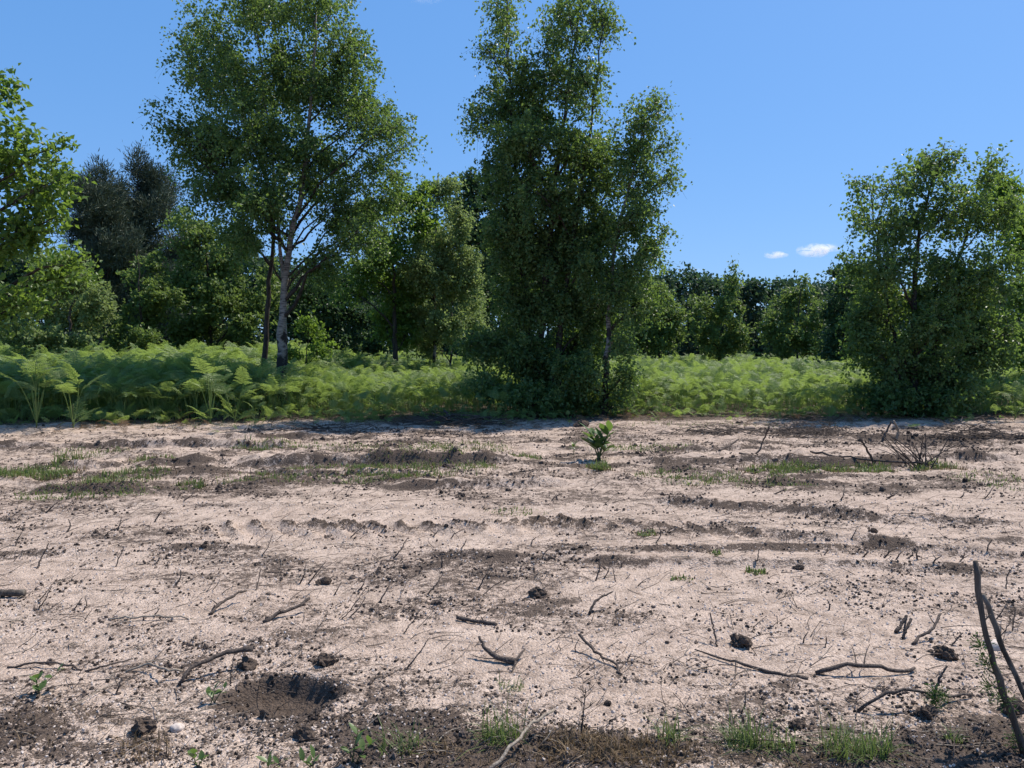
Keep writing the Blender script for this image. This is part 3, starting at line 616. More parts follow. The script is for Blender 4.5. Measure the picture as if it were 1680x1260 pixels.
fid = np.where(rng.random(n) < 0.20 + 0.5 * (1 - sstep(.1, 1.0, eg)), rng.integers(5, 8, n), rng.integers(0, 5, n))
gn_scatter('bracken', 'dense green bracken field spreading beneath the birches to the wood', 'bracken', np.stack([x, y, z], 1),
           np.stack([rng.normal(0, .2, n), rng.normal(0, .24, n), rng.uniform(0, 2 * pi, n)], 1), sz, fid, FROND)
M['dead_fern'] = leaf_mat('dead_fern', (0.075, 0.045, 0.026), (0.22, 0.145, 0.085), (0.2, 0.12, 0.06), 0.25, 0.8, 0.15)
DEAD = []
for k in (0, 2, 5, 6):
    d_ = FROND[k].copy(); d_.name = 'dead_frond'; d_.materials[0] = M['dead_fern']; DEAD.append(d_)
nd_ = 1500; x = rng.uniform(-1, 1, nd_) * 16; y = fern_edge(x) + rng.normal(-.25, .75, nd_) ; k = (y > 11.5) & (fbm(x * .7, y * .9, 83, 3) > .47); x, y = x[k], y[k]; n = len(x)
gn_scatter('dead_bracken', 'brown dead bracken litter along the edge of the sand', 'bracken litter', np.stack([x, y, surf(x, y)[0] + .03], 1),
           np.stack([rng.normal(0, .5, n), rng.uniform(1.0, 1.75, n), rng.uniform(0, 2 * pi, n)], 1), rng.uniform(.3, .75, n), rng.integers(0, 4, n), DEAD)
stemm = MB(); stemm.tube(bez(np.array([0, 0, -.03]), np.array([.01, 0, .2]), np.array([.0, .02, .42]), 5), np.linspace(.009, .006, 5), 5); STEM = stemm.mesh('stem', [M['green_stem']])
def fern_plant(px, py, size, nf, seed, label, group=None):
    rng = np.random.default_rng(seed); p = on(px, py); z = gz(p[0], p[1])
    r = thing('bracken_fern', label, 'fern', (p[0], p[1], z), rng.uniform(0, 6), group)
    st = link('stem', STEM, r); st.scale = (size,) * 3
    for k in range(nf):
        f = link('frond', FROND[rng.integers(0, 8)], r, (0, 0, rng.uniform(-.02, .10) * size)); f.scale = (size * rng.uniform(.75, 1.1),) * 3
        f.rotation_euler = (rng.normal(0, .15), rng.normal(0.05, .18), 2 * pi * k / nf + rng.normal(0, .4))
for k, (px, py, s_, nf, lb) in enumerate([
    (60, 706, 1.25, 7, 'largest bracken fern at the frame edge, spilling broad fronds onto the sand'),
    (120, 703, 1.1, 6, 'broad bracken fern just beside the largest one on the sand edge'),
    (205, 694, .85, 5, 'small spread bracken fern in shadow along the sand edge'),
    (262, 692, .9, 5, 'low bracken fern with horizontal fronds on the sand edge, next to the tall one'),
    (345, 697, 1.15, 6, 'tall isolated bracken fern with sunlit tips standing forward on the sand'),
    (385, 695, .95, 5, 'yellowing bracken fern beside the tall isolated one on the sand'),
    (418, 699, .45, 3, 'tiny fern sprout on bare sand nearest the twin-trunked birch'),
    (560, 672, .9, 5, 'bracken fern with one long pale frond arching over the shadow edge'),
    (1005, 676, 1.0, 6, 'bracken fern with pale arching fronds at the foot of the slender birch'),
    (1045, 678, .95, 6, 'leaning bracken fern just beyond the slender birch'),
    (935, 700, .24, 2, 'small young fern tuft on sand below the tallest birch'),
    (695, 690, .35, 3, 'thin young fern sprig on sand beside the brush heap'),
    (1610, 688, .9, 5, 'sunlit bracken fern on the far side of the bushy birch'),
    (1665, 690, .85, 5, 'bracken fern at the frame edge beyond the bushy birch'),
    (515, 702, .4, 3, 'tiny pale fern sprout in open sand below the low shrub')]):
    fern_plant(px, py, s_ * 1.05, nf + 2, 400 + k, lb)
# ------------------------------------------------------------------ sticks and twigs
def stick(label, pts, w0, w1=None, m='twig', name='stick', cat='stick', group=None, forks=(), n=14, seed=0, wob=.012):
    P = []
    for px, py, h in pts:
        p = on(px, py, h); p[2] = h; P.append(p)
    P = np.array(P); g = surf(P[:, 0], P[:, 1])[0]; P[:, 2] += g
    rng = np.random.default_rng(seed + int(abs(pts[0][0]) * 7 + pts[0][1])); D = np.linalg.norm(P[0] - [0, 0, CAMH])
    w0 *= .76; w1 = None if w1 is None else w1 * .8; r0 = .5 * w0 / F * D; r1 = .5 * (w1 if w1 is not None else w0 * .5) / F * D; P[:, 2] += r0 * .5
    Q = resample(P, n); ln = np.linalg.norm(Q[-1] - Q[0]); Q[1:-1] += rng.normal(0, wob * ln, (n - 2, 3)) * np.array([1, 1, .6])
    R = np.linspace(r0, r1, n) * rng.uniform(.85, 1.18, n)
    base = np.array([*Q[0][:2], g[0]])
    def build(Q, R):
        mb = MB(); mb.tube(Q - base, R, 7 if r0 > .004 else 5); return mb
    fk = []
    if w0 >= 3.6 and not forks and name == 'stick':
        forks = [(rng.uniform(.25, .85), rng.normal(0, .16) * ln, rng.normal(0, .16) * ln, rng.uniform(.02, .14) * ln, .4) for _ in range(2)]
    for t, dx, dy, dz, fr in forks:
        a = Q[int(t * (n - 1))]; fk.append((a, a + np.array([dx, dy, dz]), R[int(t * (n - 1))] * fr))
    mb = build(Q, R)
    for a, b, r in fk: mb.tube(bez(a, (a + b) / 2 + rng.normal(0, .1, 3) * np.linalg.norm(b - a), b, 6) - base, np.linspace(r, r * .4, 6), 5)
    return link(name, mb.mesh(name, [M[m]]), None, base, None, label, cat, group)
stick('thick curved dark stick rising over the shadowed pit', [(293, 1128, 0), (303, 1106, .05), (335, 1088, .07), (375, 1071, .09), (415, 1066, .09)], 6, 10)
stick('pale thin stick arching low beside the thick curved one', [(206, 1104, 0), (240, 1088, .03), (275, 1102, .05), (300, 1105, .03)], 4, 4, 'pale_twig')
stick('dark bent stick poking up above the pit', [(432, 1020, 0), (455, 1008, .02), (485, 996, .04), (508, 980, .07)], 7, 6)
stick('dark elbow-shaped stick left of the bent one, tip curving over sand', [(343, 1006, 0), (360, 985, .04), (385, 970, .06), (404, 965, .06)], 7, 4)
stick('forked dark root with upturned end and pale splinter', [(786, 1043, .10), (793, 1063, .05), (815, 1078, .02), (846, 1085, .01)], 5, 12, forks=[(1, .05, .09, .03, .5), (1, -.02, -.10, -.01, .5), (.75, -.16, .06, .0, .25)])
stick('short stout dark stick lying flat above the forked root', [(750, 1007, .01), (780, 1013, .01), (814, 1020, 0)], 8, 7)
stick('long straight stick lying diagonally near the big black clod', [(1140, 1058, .02), (1190, 1074, .015), (1260, 1096, .01), (1326, 1112, 0)], 3, 8)
stick('brown stick bowed in an arch on the sand', [(1338, 1104, 0), (1380, 1094, .04), (1410, 1090, .055), (1450, 1099, .03), (1482, 1107, .005), (1500, 1101, .01)], 8, 6)
stick('thinner higher-arched stick with its own shadow, nearest the leaning stems', [(1408, 1167, 0), (1430, 1146, .06), (1465, 1134, .09), (1500, 1136, .08), (1540, 1148, .03), (1595, 1146, .01)], 7, 4)
stick('slanting dark twig with curled lower end in the sand centre', [(950, 1037, .08), (968, 1056, .04), (985, 1074, .02), (1008, 1085, .01), (1020, 1105, 0)], 6, 4)
stick('hooked black twig standing on the pale sand', [(967, 1003, 0), (972, 988, .05), (985, 975, .08), (1005, 967, .09)], 6, 3)
stick('short thick log end at the frame edge', [(-60, 973, .02), (-10, 972, .02), (40, 972, .02)], 12, 11, 'bark', name='log', cat='log')
stick('thin grey stick curving along the sand between log and elbow stick', [(178, 1015, 0), (205, 1013, .02), (255, 1010, .02), (316, 1013, 0)], 3, 3, 'pale_twig')
stick('crooked thin stick lying flat at the frame edge below the log', [(12, 1091, 0), (60, 1083, .02), (115, 1087, .02), (135, 1096, 0)], 4, 3)
stick('thin stick lying beside the leafy seedling at the frame edge', [(140, 1098, 0), (180, 1090, .02), (218, 1080, .02)], 4, 2)
stick('pale peeled stick leaning in the dark bottom clods', [(800, 1275, .0), (842, 1232, .05), (880, 1195, .06), (908, 1176, .07)], 8, 5, 'pale_twig')
stick('taller of two leaning bare stems at the frame edge', [(1680, 1245, 0), (1648, 1150, .22), (1626, 1085, .37), (1608, 1010, .55), (1600, 930, .74)], 12, 8, 'bark', name='bare_stem', cat='stem', wob=.004, forks=[(.45, -.04, .02, .03, .4), (.7, .03, 0, .03, .4)])
stick('shorter of two leaning bare stems at the frame edge', [(1722, 1250, 0), (1680, 1150, .2), (1655, 1100, .3), (1632, 1045, .43), (1612, 992, .56)], 11, 8, 'bark', name='bare_stem', cat='stem', wob=.004)
stick('upright black twig standing beside the big black clod', [(1177, 1053, 0), (1172, 1030, .06), (1165, 1000, .14)], 4, 3)
stick('leaning dark twig beside the small green sprig', [(1533, 1146, 0), (1541, 1120, .07), (1554, 1097, .13)], 5, 3)
stick('crooked charred twig with upturned tip on the sand above the arches', [(1497, 1056, 0), (1512, 1042, .03), (1530, 1028, .06), (1544, 1002, .12)], 6, 4, forks=[(.7, -.03, .02, .06, .5)])
stick('short charred stub leaning on the sand above the arches', [(1470, 1034, 0), (1480, 1020, .04), (1488, 1006, .08)], 7, 5)
stick('double-pronged charred stub next to the short one', [(1481, 1045, 0), (1488, 1028, .05), (1495, 1012, .09)], 6, 5, forks=[(.25, .03, .03, .08, .9)])
stick('bent black branch resting in a rut beside the broad-leaved sapling', [(1180, 747, 0), (1195, 737, .06), (1212, 732, .08)], 5, 3)
stick('L-shaped black branch standing tall in the rut', [(1213, 748, .02), (1240, 750, .02), (1250, 730, .18), (1262, 702, .45)], 4, 3)
stick('straight dark branch leaning back over the green strip', [(1434, 765, 0), (1424, 742, .2), (1411, 719, .4)], 5, 3)
stick('long bowed branch lying along the green strip', [(1330, 745, .03), (1370, 752, .05), (1440, 763, .02), (1500, 756, .12), (1540, 768, 0)], 4, 3)
stick('dark branch standing out of the far brush, tilted', [(1446, 726, 0), (1454, 710, .16), (1462, 692, .35)], 5, 3)
stick('pale broken branch standing beside the tilted dark one', [(1471, 722, 0), (1474, 704, .2), (1466, 690, .36)], 4, 3, 'pale_twig')
UP = [(645, 910, 668, 876), (573, 878, 600, 853), (492, 950, 502, 915), (505, 950, 535, 912), (724, 928, 723, 902), (783, 962, 810, 912), (790, 970, 824, 944), (700, 970, 728, 932), (548, 967, 560, 945),
      (585, 962, 598, 940), (755, 903, 765, 885), (710, 875, 720, 862), (739, 880, 760, 863), (253, 855, 265, 835), (193, 870, 200, 845), (60, 930, 80, 885), (110, 870, 112, 848), (75, 840, 95, 820), (285, 963, 297, 932),
      (190, 925, 203, 893), (977, 950, 985, 905), (990, 945, 1000, 918), (1010, 950, 1005, 925), (887, 917, 898, 898), (870, 893, 880, 878), (1020, 925, 1025, 912), (1045, 957, 1060, 947), (905, 820, 912, 810), (915, 820, 922, 808),
      (1395, 890, 1405, 875), (1415, 915, 1425, 895), (1350, 912, 1358, 898), (1450, 918, 1458, 897), (1470, 925, 1482, 908), (1487, 922, 1497, 908), (1505, 925, 1507, 900), (1530, 933, 1545, 920), (1573, 930, 1582, 912),
      (1620, 907, 1628, 890), (1455, 817, 1475, 802), (1360, 997, 1357, 978), (1318, 1052, 1326, 1032), (1353, 1062, 1355, 1040), (1075, 895, 1082, 865), (660, 1040, 690, 995), (571, 1012, 600, 975), (560, 1015, 600, 960),
      (665, 1100, 705, 1045), (300, 820, 322, 800), (25, 890, 35, 868), (60, 985, 85, 955), (620, 985, 640, 950), (1240, 925, 1245, 905), (1630, 1015, 1652, 985), (1640, 1045, 1670, 1000), (1560, 1060, 1580, 1035),
      (1305, 845, 1312, 832), (1320, 848, 1326, 835), (1380, 820, 1386, 800), (1270, 812, 1290, 802), (1615, 818, 1632, 795), (1575, 816, 1582, 806), (430, 905, 447, 872), (120, 1000, 135, 978), (136, 1000, 139, 976),
      (62, 1000, 85, 960), (420, 965, 428, 925), (1030, 1085, 1035, 1070), (1215, 1175, 1222, 1130), (945, 1070, 950, 1045), (250, 1012, 262, 996), (378, 1130, 385, 1075), (190, 1145, 200, 1115), (1650, 965, 1660, 930)]
rng = np.random.default_rng(91)
LAND = [('the large black clod', 1216, 1052), ('the forked root', 820, 1080), ('the shadowed pit', 465, 1143), ('the log end', 20, 972), ('the broad-leaved sapling', 983, 756), ('the bowed arch stick', 1410, 1100), ('the leaning bare stems', 1630, 1060),
        ('the hooked black twig', 985, 985), ('the small reddish brown clod', 1310, 929), ('the small clod with roots', 529, 948), ('the elbow-shaped stick', 370, 985), ('the short stout stick', 780, 1013), ('the short charred stub', 1480, 1020), ('the tiny dark clod', 1432, 871)]
ORD = ['closest', 'second closest', 'third closest', 'fourth closest', 'fifth closest', 'sixth closest', 'seventh closest', 'eighth closest', 'ninth closest', 'tenth closest', 'eleventh closest', 'twelfth closest', 'thirteenth closest', 'fourteenth closest', 'fifteenth closest', 'sixteenth closest']
near = [int(np.argmin([np.hypot(a - l[1], (b - l[2]) * 1.6) for l in LAND])) for a, b, c, d in UP]
rank = [sum(1 for j in range(len(UP)) if near[j] == near[i] and np.hypot(UP[j][0] - LAND[near[i]][1], UP[j][1] - LAND[near[i]][2]) < np.hypot(UP[i][0] - LAND[near[i]][1], UP[i][1] - LAND[near[i]][2])) for i in range(len(UP))]
for i_, (a, b, c, d) in enumerate(UP):
    D = on(a, b)[1]; hgt = max(.03, (b - d) / F * D * .85)
    mx = (a + c) / 2 + rng.normal(0, 3), (b + d) / 2 + rng.normal(0, 2)
    lean = 'upright' if abs(c - a) < .35 * (b - d) else 'leaning'
    stick('%s %s dry twig, %s twig to %s' % ('long' if b - d > 28 else 'short', lean, ORD[min(rank[i_], 15)], LAND[near[i_]][0]), [(a, b, -.01), (mx[0], mx[1], hgt * .5), (c, d, hgt)], 2.2 + 1.8 * rng.random(), 1.4, name='twig', cat='twig', group='dry twigs standing in the sand',
          forks=[(.5, rng.normal(0, .05), rng.normal(0, .05), .04, .7)] if rng.random() < .35 else ())
lit, lit2 = MB(), MB()                                      # fine litter
for k in range(4600):
    Y = 2.2 + 15.0 * rng.random() ** 1.7; X = rng.uniform(-.85, .85) * Y; ln = rng.uniform(.03, .16) * (1 + .05 * Y); an = rng.normal(.35, .8); up = max(0, rng.normal(-.05, .35))
    d = np.array([cos(an) * cos(up), sin(an) * cos(up), sin(up)]) * ln
    if up < .05: d = d * rng.choice([1, 1.6])
    p = np.array([X, Y, gz(X, Y) + .003]) if k % 1 == 0 else None
    w = rng.uniform(.0010, .0026) * (1 + .06 * Y)
    (lit2 if rng.random() < .22 else lit).tube(bez(p, p + d * .5 + rng.normal(0, .12, 3) * ln + [0, 0, .08 * ln], p + d + [0, 0, rng.uniform(0, .02)], 4), np.linspace(w, w * .5, 4), 3, cap=False)
r = link('twig_litter', lit.mesh('twig_litter', [M['twig']]), None, (0, 0, 0), 'stuff', 'scattered fine dry twigs and root ends littering the sand', 'litter')
link('straw', lit2.mesh('straw', [M['pale_twig']]), r, kind='stuff')
# ------------------------------------------------------------------ clods, crumbs and pebbles
def ball(sub):
    V = [(1, 0, 0), (-1, 0, 0), (0, 1, 0), (0, -1, 0), (0, 0, 1), (0, 0, -1)]; Fc = [(0, 2, 4), (2, 1, 4), (1, 3, 4), (3, 0, 4), (2, 0, 5), (1, 2, 5), (3, 1, 5), (0, 3, 5)]
    V = [np.array(v, float) for v in V]
    for _ in range(sub):
        c = {}; NF = []
        def md(a, b):
            k = (min(a, b), max(a, b))
            if k not in c: V.append(unit(V[a] + V[b])); c[k] = len(V) - 1
            return c[k]
        for a, b, d in Fc:
            x, y, z = md(a, b), md(b, d), md(d, a); NF += [(a, x, z), (x, b, y), (z, y, d), (x, y, z)]
        Fc = NF
    return np.array(V), np.array(Fc)
B3, BF3 = ball(3); B1, BF1 = ball(1); B0, BF0 = ball(0)
def clod(label, px, py, rp, m='peat', name='soil_clod', cat='clod', flat=.85, lump=1.0):
    p = on(px, py); r = rp / F * np.linalg.norm(p - [0, 0, CAMH]); rng = np.random.default_rng(int(px * 3 + py)); o = rng.uniform(0, 50, 3)
    d = 1 + lump * (fbm(B3[:, 0] * 1.6 + o[0] + B3[:, 2], B3[:, 1] * 1.6 + o[1] - B3[:, 2], 5, 4, .65) - .5) * 2 + .3 * lump * (fbm(B3[:, 0] * 5 + o[0] + B3[:, 2] * 3, B3[:, 1] * 5 + o[1] - B3[:, 2] * 3, 6, 2) - .5) * 2
    V = B3 * d[:, None] * r * np.array([1.1, .95, flat]); z = gz(p[0], p[1])
    me = mesh_np(name, V + [0, 0, r * flat * .3], [BF3], [M[m]], name == 'pebble', {'var': np.full(len(V), .6)})
    link(name, me, None, (p[0], p[1], z), None, label, cat)
for a in [('large black soil clod on pale sand near the long diagonal stick', 1216, 1052, 14), ('black clod of earth on the edge of the pale sand patch', 883, 970, 11), ('upright dark clod just above the shadowed pit', 405, 1096, 11),
          ('round black clod right beside the pit rim', 533, 1092, 13), ('small black clod with roots amid standing twigs', 529, 948, 8), ('black clod cluster near the leaning stems', 1551, 1078, 12),
          ('small reddish brown clod alone on the bright sand', 1310, 929, 6), ('tiny dark clod on striped sand beyond the reddish one', 1432, 871, 5), ('dark clod lying behind the broad-leaved sapling', 954, 703, 9),
          ('dark clod below the leafy seedling on the bottom sand', 437, 1180, 9), ('dark lumpy clod on the bottom sand between pit and seedlings', 499, 1210, 11), ('small dark clod on the sand below the bowed arch', 1308, 1193, 9),
          ('dark clod in the shade of the small green sprig', 1520, 1178, 10), ('low dark clod beyond the shorter leaning stem', 1660, 1172, 14), ('split dark clod in the bottom soil under the curved stick', 235, 1205, 13)]: clod(*a)
clod('pale grey pebble on the bottom sand', 291, 1201, 9, 'quartz', 'pebble', 'pebble', .7, .2)
clod('pale grey stone behind the leaning stems', 1632, 1058, 11, 'quartz', 'pebble', 'pebble', .7, .25)
def lump_meshes(name, m, k, seed, B=None, jag=.45):
    out = []; Bv, Bf = B
    for q in range(k):
        rng = np.random.default_rng(seed + q); V = Bv * rng.uniform(1 - jag, 1 + jag, (len(Bv), 1)) * rng.uniform(.7, 1.25, 3) + rng.normal(0, .08, Bv.shape)
        out.append(mesh_np(name, V, [Bf], [M[m]], False, {'var': np.full(len(V), q / max(1, k - 1))}))
    return out
def scatter_crumbs(name, label, protos, n, rmin, rmax, pw, bias, seed, ymin=1.9, ymax=15, yp=2.2, grow=.10, cat='soil crumbs'):
    rng = np.random.default_rng(seed); Y = ymin + (ymax - ymin) * rng.random(n * 4) ** yp; X = rng.uniform(-.86, .86, n * 4) * (Y + .3)
    z, h = surf(X, Y); keep = rng.random(n * 4) < np.clip(bias[0] + bias[1] * h + 1.7 * (fbm(X * 2.2, Y * 3.5, 87, 4, .6) - .54), .012, 1); X, Y, z = X[keep][:n], Y[keep][:n], z[keep][:n]; n = len(X)
    r = (rmin + (rmax - rmin) * rng.random(n) ** pw) * (1 + grow * np.maximum(Y - 3, 0))
    k = np.hypot(X - PIT[0], Y - PIT[1]) > .19; X, Y, z, r = X[k], Y[k], z[k], r[k]; n = len(X)
    gn_scatter(name, label, cat, np.stack([X, Y, z + r * .25], 1), rng.uniform(0, 6.3, (n, 3)), r, rng.integers(0, len(protos), n), protos)
CR = lump_meshes('crumb', 'crumb', 6, 1, (B1, BF1)); LU = lump_meshes('lump', 'crumb', 6, 20, ball(2), .30); GR = lump_meshes('grain', 'quartz', 6, 40, (B1, BF1), .35)
scatter_crumbs('soil_crumbs', 'dark crumbs of peaty soil strewn over the sand', CR, 62000, .0018, .010, 3.0, (.10, 1.0), 31)
scatter_crumbs('soil_lumps', 'loose dark lumps of earth along ruts and bottom edge', LU, 5000, .005, .018, 3, (-.26, 1.2), 32, 1.9, 16, 1.05, .12)
scatter_crumbs('gravel', 'pale quartz grains and gravel in the foreground sand', GR, 26000, .0025, .0075, 2.5, (.60, -.3), 33, 1.9, 8, 1.8, .05, 'gravel')
# ------------------------------------------------------------------ grass
def blades(mb, C, n, rad, h0, h1, lean, w, rng, dens=None):
    a = rng.uniform(0, 2 * pi, n); rr = np.sqrt(rng.random(n)); X = C[0] + np.cos(a) * rr * rad[0]; Y = C[1] + np.sin(a) * rr * rad[1]
    if dens: k = fbm(X * 3.5, Y * 6, 17, 3) > dens; X, Y = X[k], Y[k]; n = len(X)
    Z = surf(X, Y)[0] - .005; h = rng.uniform(h0, h1, n); b = rng.uniform(0, 2 * pi, n); ln = np.abs(rng.normal(0, lean, n)); h = h * rng.uniform(.4, 1.25, n)
    d = np.stack([np.cos(b) * np.sin(ln), np.sin(b) * np.sin(ln), np.cos(ln)], 1); sd = np.stack([-np.sin(b), np.cos(b), 0 * b], 1) * w * .5
    P = np.stack([X, Y, Z], 1); mid = P + d * (h * .55)[:, None]; tip = mid + (d * .6 + np.stack([np.cos(b), np.sin(b), -.25 + 0 * b], 1) * np.minimum(1, ln)[:, None] * .7) * (h * .5)[:, None]
    V = np.stack([P - sd, P + sd, mid + sd * .8, mid - sd * .8, tip], 1).reshape(-1, 3); i = np.arange(n)[:, None] * 5
    mb.add(V, i + np.array([[0, 1, 2, 3]]), i + np.array([[3, 2, 4]]), a=np.repeat(rng.random(n), 5))
rng = np.random.default_rng(55); gm, dm = MB(), MB()
for px, py, rx, ry, n, h in [(45, 778, 75, 8, 700, .13), (110, 765, 20, 5, 120, .25), (210, 782, 60, 14, 450, .12), (310, 797, 34, 7, 420, .10), (395, 785, 40, 8, 220, .1), (560, 778, 160, 14, 900, .09), (690, 770, 130, 16, 1100, .10), (640, 735, 160, 8, 500, .10),
        (770, 735, 80, 6, 250, .1), (440, 735, 60, 6, 260, .12), (995, 769, 34, 6, 500, .13), (1290, 775, 70, 6, 450, .09), (1400, 770, 150, 6, 1300, .11), (1545, 766, 24, 5, 250, .13), (1130, 785, 90, 12, 420, .08), (1270, 798, 70, 8, 300, .08),
        (1050, 735, 90, 6, 300, .1), (860, 752, 30, 6, 150, .1), (1060, 872, 16, 5, 60, .05), (1165, 912, 18, 5, 60, .06), (1240, 935, 16, 5, 50, .06), (1120, 945, 20, 5, 50, .05), (140, 805, 120, 12, 350, .08), (850, 835, 60, 6, 60, .06),
        (1640, 790, 80, 14, 200, .08), (1180, 700, 220, 6, 300, .09), (330, 700, 200, 5, 200, .1), (150, 745, 60, 8, 160, .1), (250, 755, 40, 5, 200, .12)]:
    b = _blob(px, py, rx, ry, 0); blades(gm, b[:2], int(n * 2.2), b[2:4], h * .35, h * 1.1, .75, .011, rng, .44); blades(dm, b[:2], int(n * .9), (b[2] * 1.25, b[3] * 1.3), h * .3, h * 1.0, 1.0, .009, rng, .42)
link('grass', gm.mesh('grass', [M['grass']], False), None, (0, 0, 0), 'stuff', 'thin green grass greening the ruts and their edges', 'grass')
for px, py, rx, ry, n, h in [(900, 1245, 260, 22, 900, .06), (1330, 1245, 300, 22, 700, .06), (600, 1240, 160, 22, 300, .06), (1600, 1190, 120, 40, 260, .06), (80, 1200, 120, 40, 220, .06), (1250, 720, 300, 14, 500, .09), (700, 700, 260, 8, 400, .1)]:
    b = _blob(px, py, rx, ry, 0); blades(dm, b[:2], n, b[2:4], h * .3, h, 1.0, .0035 if py > 900 else .009, rng, .46)
link('dry_grass', dm.mesh('dry_grass', [M['dry_grass']], False), None, (0, 0, 0), 'stuff', 'withered straw-brown grass between the green blades and clods', 'dry grass')
def tuft(label, px, py, n, h, rad, m='grass', seed=0):
    p = on(px, py); mb = MB(); blades(mb, p[:2], n, (rad, rad * .8), h * .3, h * 1.35, 1.0, .0042, np.random.default_rng(int(px)))
    base = np.array([p[0], p[1], gz(p[0], p[1])])
    link('grass_tuft', mb.mesh('grass_tuft', [M[m]], False, base), None, base, None, label, 'grass tuft')
for a in [('spiky green grass tuft at bottom centre among dark clods', 822, 1222, 200, .15, .09), ('low greyish grass tuft beside the tallest foreground seedling', 655, 1240, 90, .12, .09), ('bushy green grass tuft with splayed blades below the diagonal stick', 1222, 1228, 240, .14, .08),
          ('broad bright grass tuft at the bottom below the arched sticks', 1405, 1240, 380, .15, .14), ('small grass tuft beside the broad bright one', 1566, 1222, 60, .08, .03), ('dim grass tuft between dry moss and the bushy tuft', 1098, 1222, 110, .12, .05),
          ('small grass tuft at the bottom beside the broad one, towards the bushy tuft', 1280, 1232, 110, .10, .06), ('sparse grass tuft under the forked root', 840, 1130, 60, .08, .06)]: tuft(*a)
for a in [('brown dry moss tuft in the dark bottom soil under the dry sprig', 950, 1238, 700, .06, .16, 'dry_grass'), ('brown withered grass clump along the bottom edge', 1060, 1250, 600, .07, .16, 'dry_grass'), ('withered brown tuft at the bottom near the grey tuft', 710, 1250, 160, .07, .12, 'dry_grass'),
          ('withered straw tuft beside the pebble at the bottom', 240, 1238, 180, .07, .12, 'dry_grass')]: tuft(*a)
# ------------------------------------------------------------------ leafy plants
def leaf_mesh(name, w, m):
    t = np.array([0, .18, .42, .68, .88, 1.0]); hw = np.array([.03, .32, .5, .42, .2, 0]) * w; zc = -.35 * t ** 2 * .5
    V = []
    for a, b, c in zip(t, hw, zc): V += [(a, -b, c + .18 * b), (a, 0, c), (a, b, c + .18 * b)]
    Fq = []
    for k in range(5):
        i = 3 * k; Fq += [(i, i + 3, i + 4, i + 1), (i + 1, i + 4, i + 5, i + 2)]
    V = np.array(V); return mesh_np(name, V, [np.array(Fq)], [M[m]], True, {'var': np.tile([.75, .35, .75], 6)})
LEAF = leaf_mesh('leaf', .42, 'sapling_leaf'); LEAF2 = leaf_mesh('leaf', .62, 'sapling_leaf')
def leafy(name, label, cat, px, py, stems, leaves, seed, lm, w=.006, m='green_stem'):
    """stems: list of (dx,dy,h); leaves: n per stem; all in metres"""
    rng = np.random.default_rng(seed); p = on(px, py); base = np.array([p[0], p[1], gz(p[0], p[1])]); r = thing(name, label, cat, base)
    for dx, dy, h, n, L in stems:
        P = bez(np.array([rng.normal(0, .012), rng.normal(0, .012), -.02]), np.array([dx * .3, dy * .3, h * .6]), np.array([dx, dy, h]), 7); mb = MB(); mb.tube(P, np.linspace(w, w * .4, 7), 5); link('stem', mb.mesh('stem', [M[m]]), r)
        for k in range(n):
            t = 1 - .62 * k / max(1, n); q = P[0] * (1 - t) + P[-1] * t if False else P[int(round(t * 6))]
            az = k * 2.4 + rng.normal(0, .3) + seed; o = link('leaf', lm, r, q); o.scale = (L * rng.uniform(.7, 1.1) * (1 if name == 'sapling' else .85),) * 3
            o.rotation_euler = (rng.normal(0, .3), -rng.uniform(.25, 1.05) - .3 * (k == 0), az)
    return r
leafy('sapling', 'broad-leaved green sapling standing alone in the middle of the bare sand', 'sapling', 983, 756,
      [(-.13, 0, .40, 7, .24), (.15, .02, .42, 8, .26), (.05, -.05, .28, 6, .22), (-.05, .05, .33, 6, .22), (.12, -.04, .20, 5, .20), (-.10, -.03, .22, 5, .20), (-.14, .04, .30, 5, .22)], 0, 3, LEAF, .012)
leafy('seedling', 'pale leafy seedling trailing on the sand at the frame edge', 'seedling', 62, 1142, [(.0, 0, .07, 4, .07), (.09, .05, .09, 3, .06), (.05, -.06, .04, 3, .06)], 0, 5, LEAF2, .003)
leafy('seedling', 'small leafy seedling between the curved stick and the pit', 'seedling', 352, 1155, [(0, 0, .06, 4, .055), (.04, .02, .06, 3, .05), (-.03, .0, .04, 2, .05)], 0, 8, LEAF2, .003)
leafy('seedling', 'tallest bright foreground seedling with upright leaves at bottom edge', 'seedling', 580, 1262, [(.02, 0, .13, 5, .075), (.06, .02, .06, 4, .075), (-.02, .01, .05, 3, .07)], 0, 4, LEAF, .003)
leafy('seedling', 'bright seedling at the bottom edge, leftmost of the bottom row', 'seedling', 318, 1268, [(0, 0, .06, 4, .06), (.04, 0, .04, 3, .05)], 0, 6, LEAF2, .003)
leafy('seedling', 'low seedling at the bottom edge, second of the bottom row', 'seedling', 440, 1272, [(0, 0, .05, 4, .06), (.05, .01, .04, 3, .05)], 0, 7, LEAF, .003)
leafy('seedling', 'yellow-green seedling at the bottom edge just before the tallest one', 'seedling', 515, 1270, [(0, 0, .05, 4, .06), (-.04, 0, .04, 3, .06)], 0, 9, LEAF, .003)
leafy('seedling', 'little pale sprout on sand beside the broad-leaved sapling', 'seedling', 941, 746, [(0, 0, .18, 6, .10), (.03, 0, .13, 4, .09)], 0, 10, LEAF, .005)
for k, (px, py, lb) in enumerate([(715, 690, 'sprout with green top on the sand by the brush heap'), (867, 693, 'thin pale sprout under the tallest birch'), (480, 705, 'weak green sprout on the far sand under the twin-trunked birch')]):
    leafy('seedling', lb, 'seedling', px, py, [(0, 0, .3, 6, .10), (.05, 0, .2, 4, .09)], 0, 20 + k, LEAF, .006)
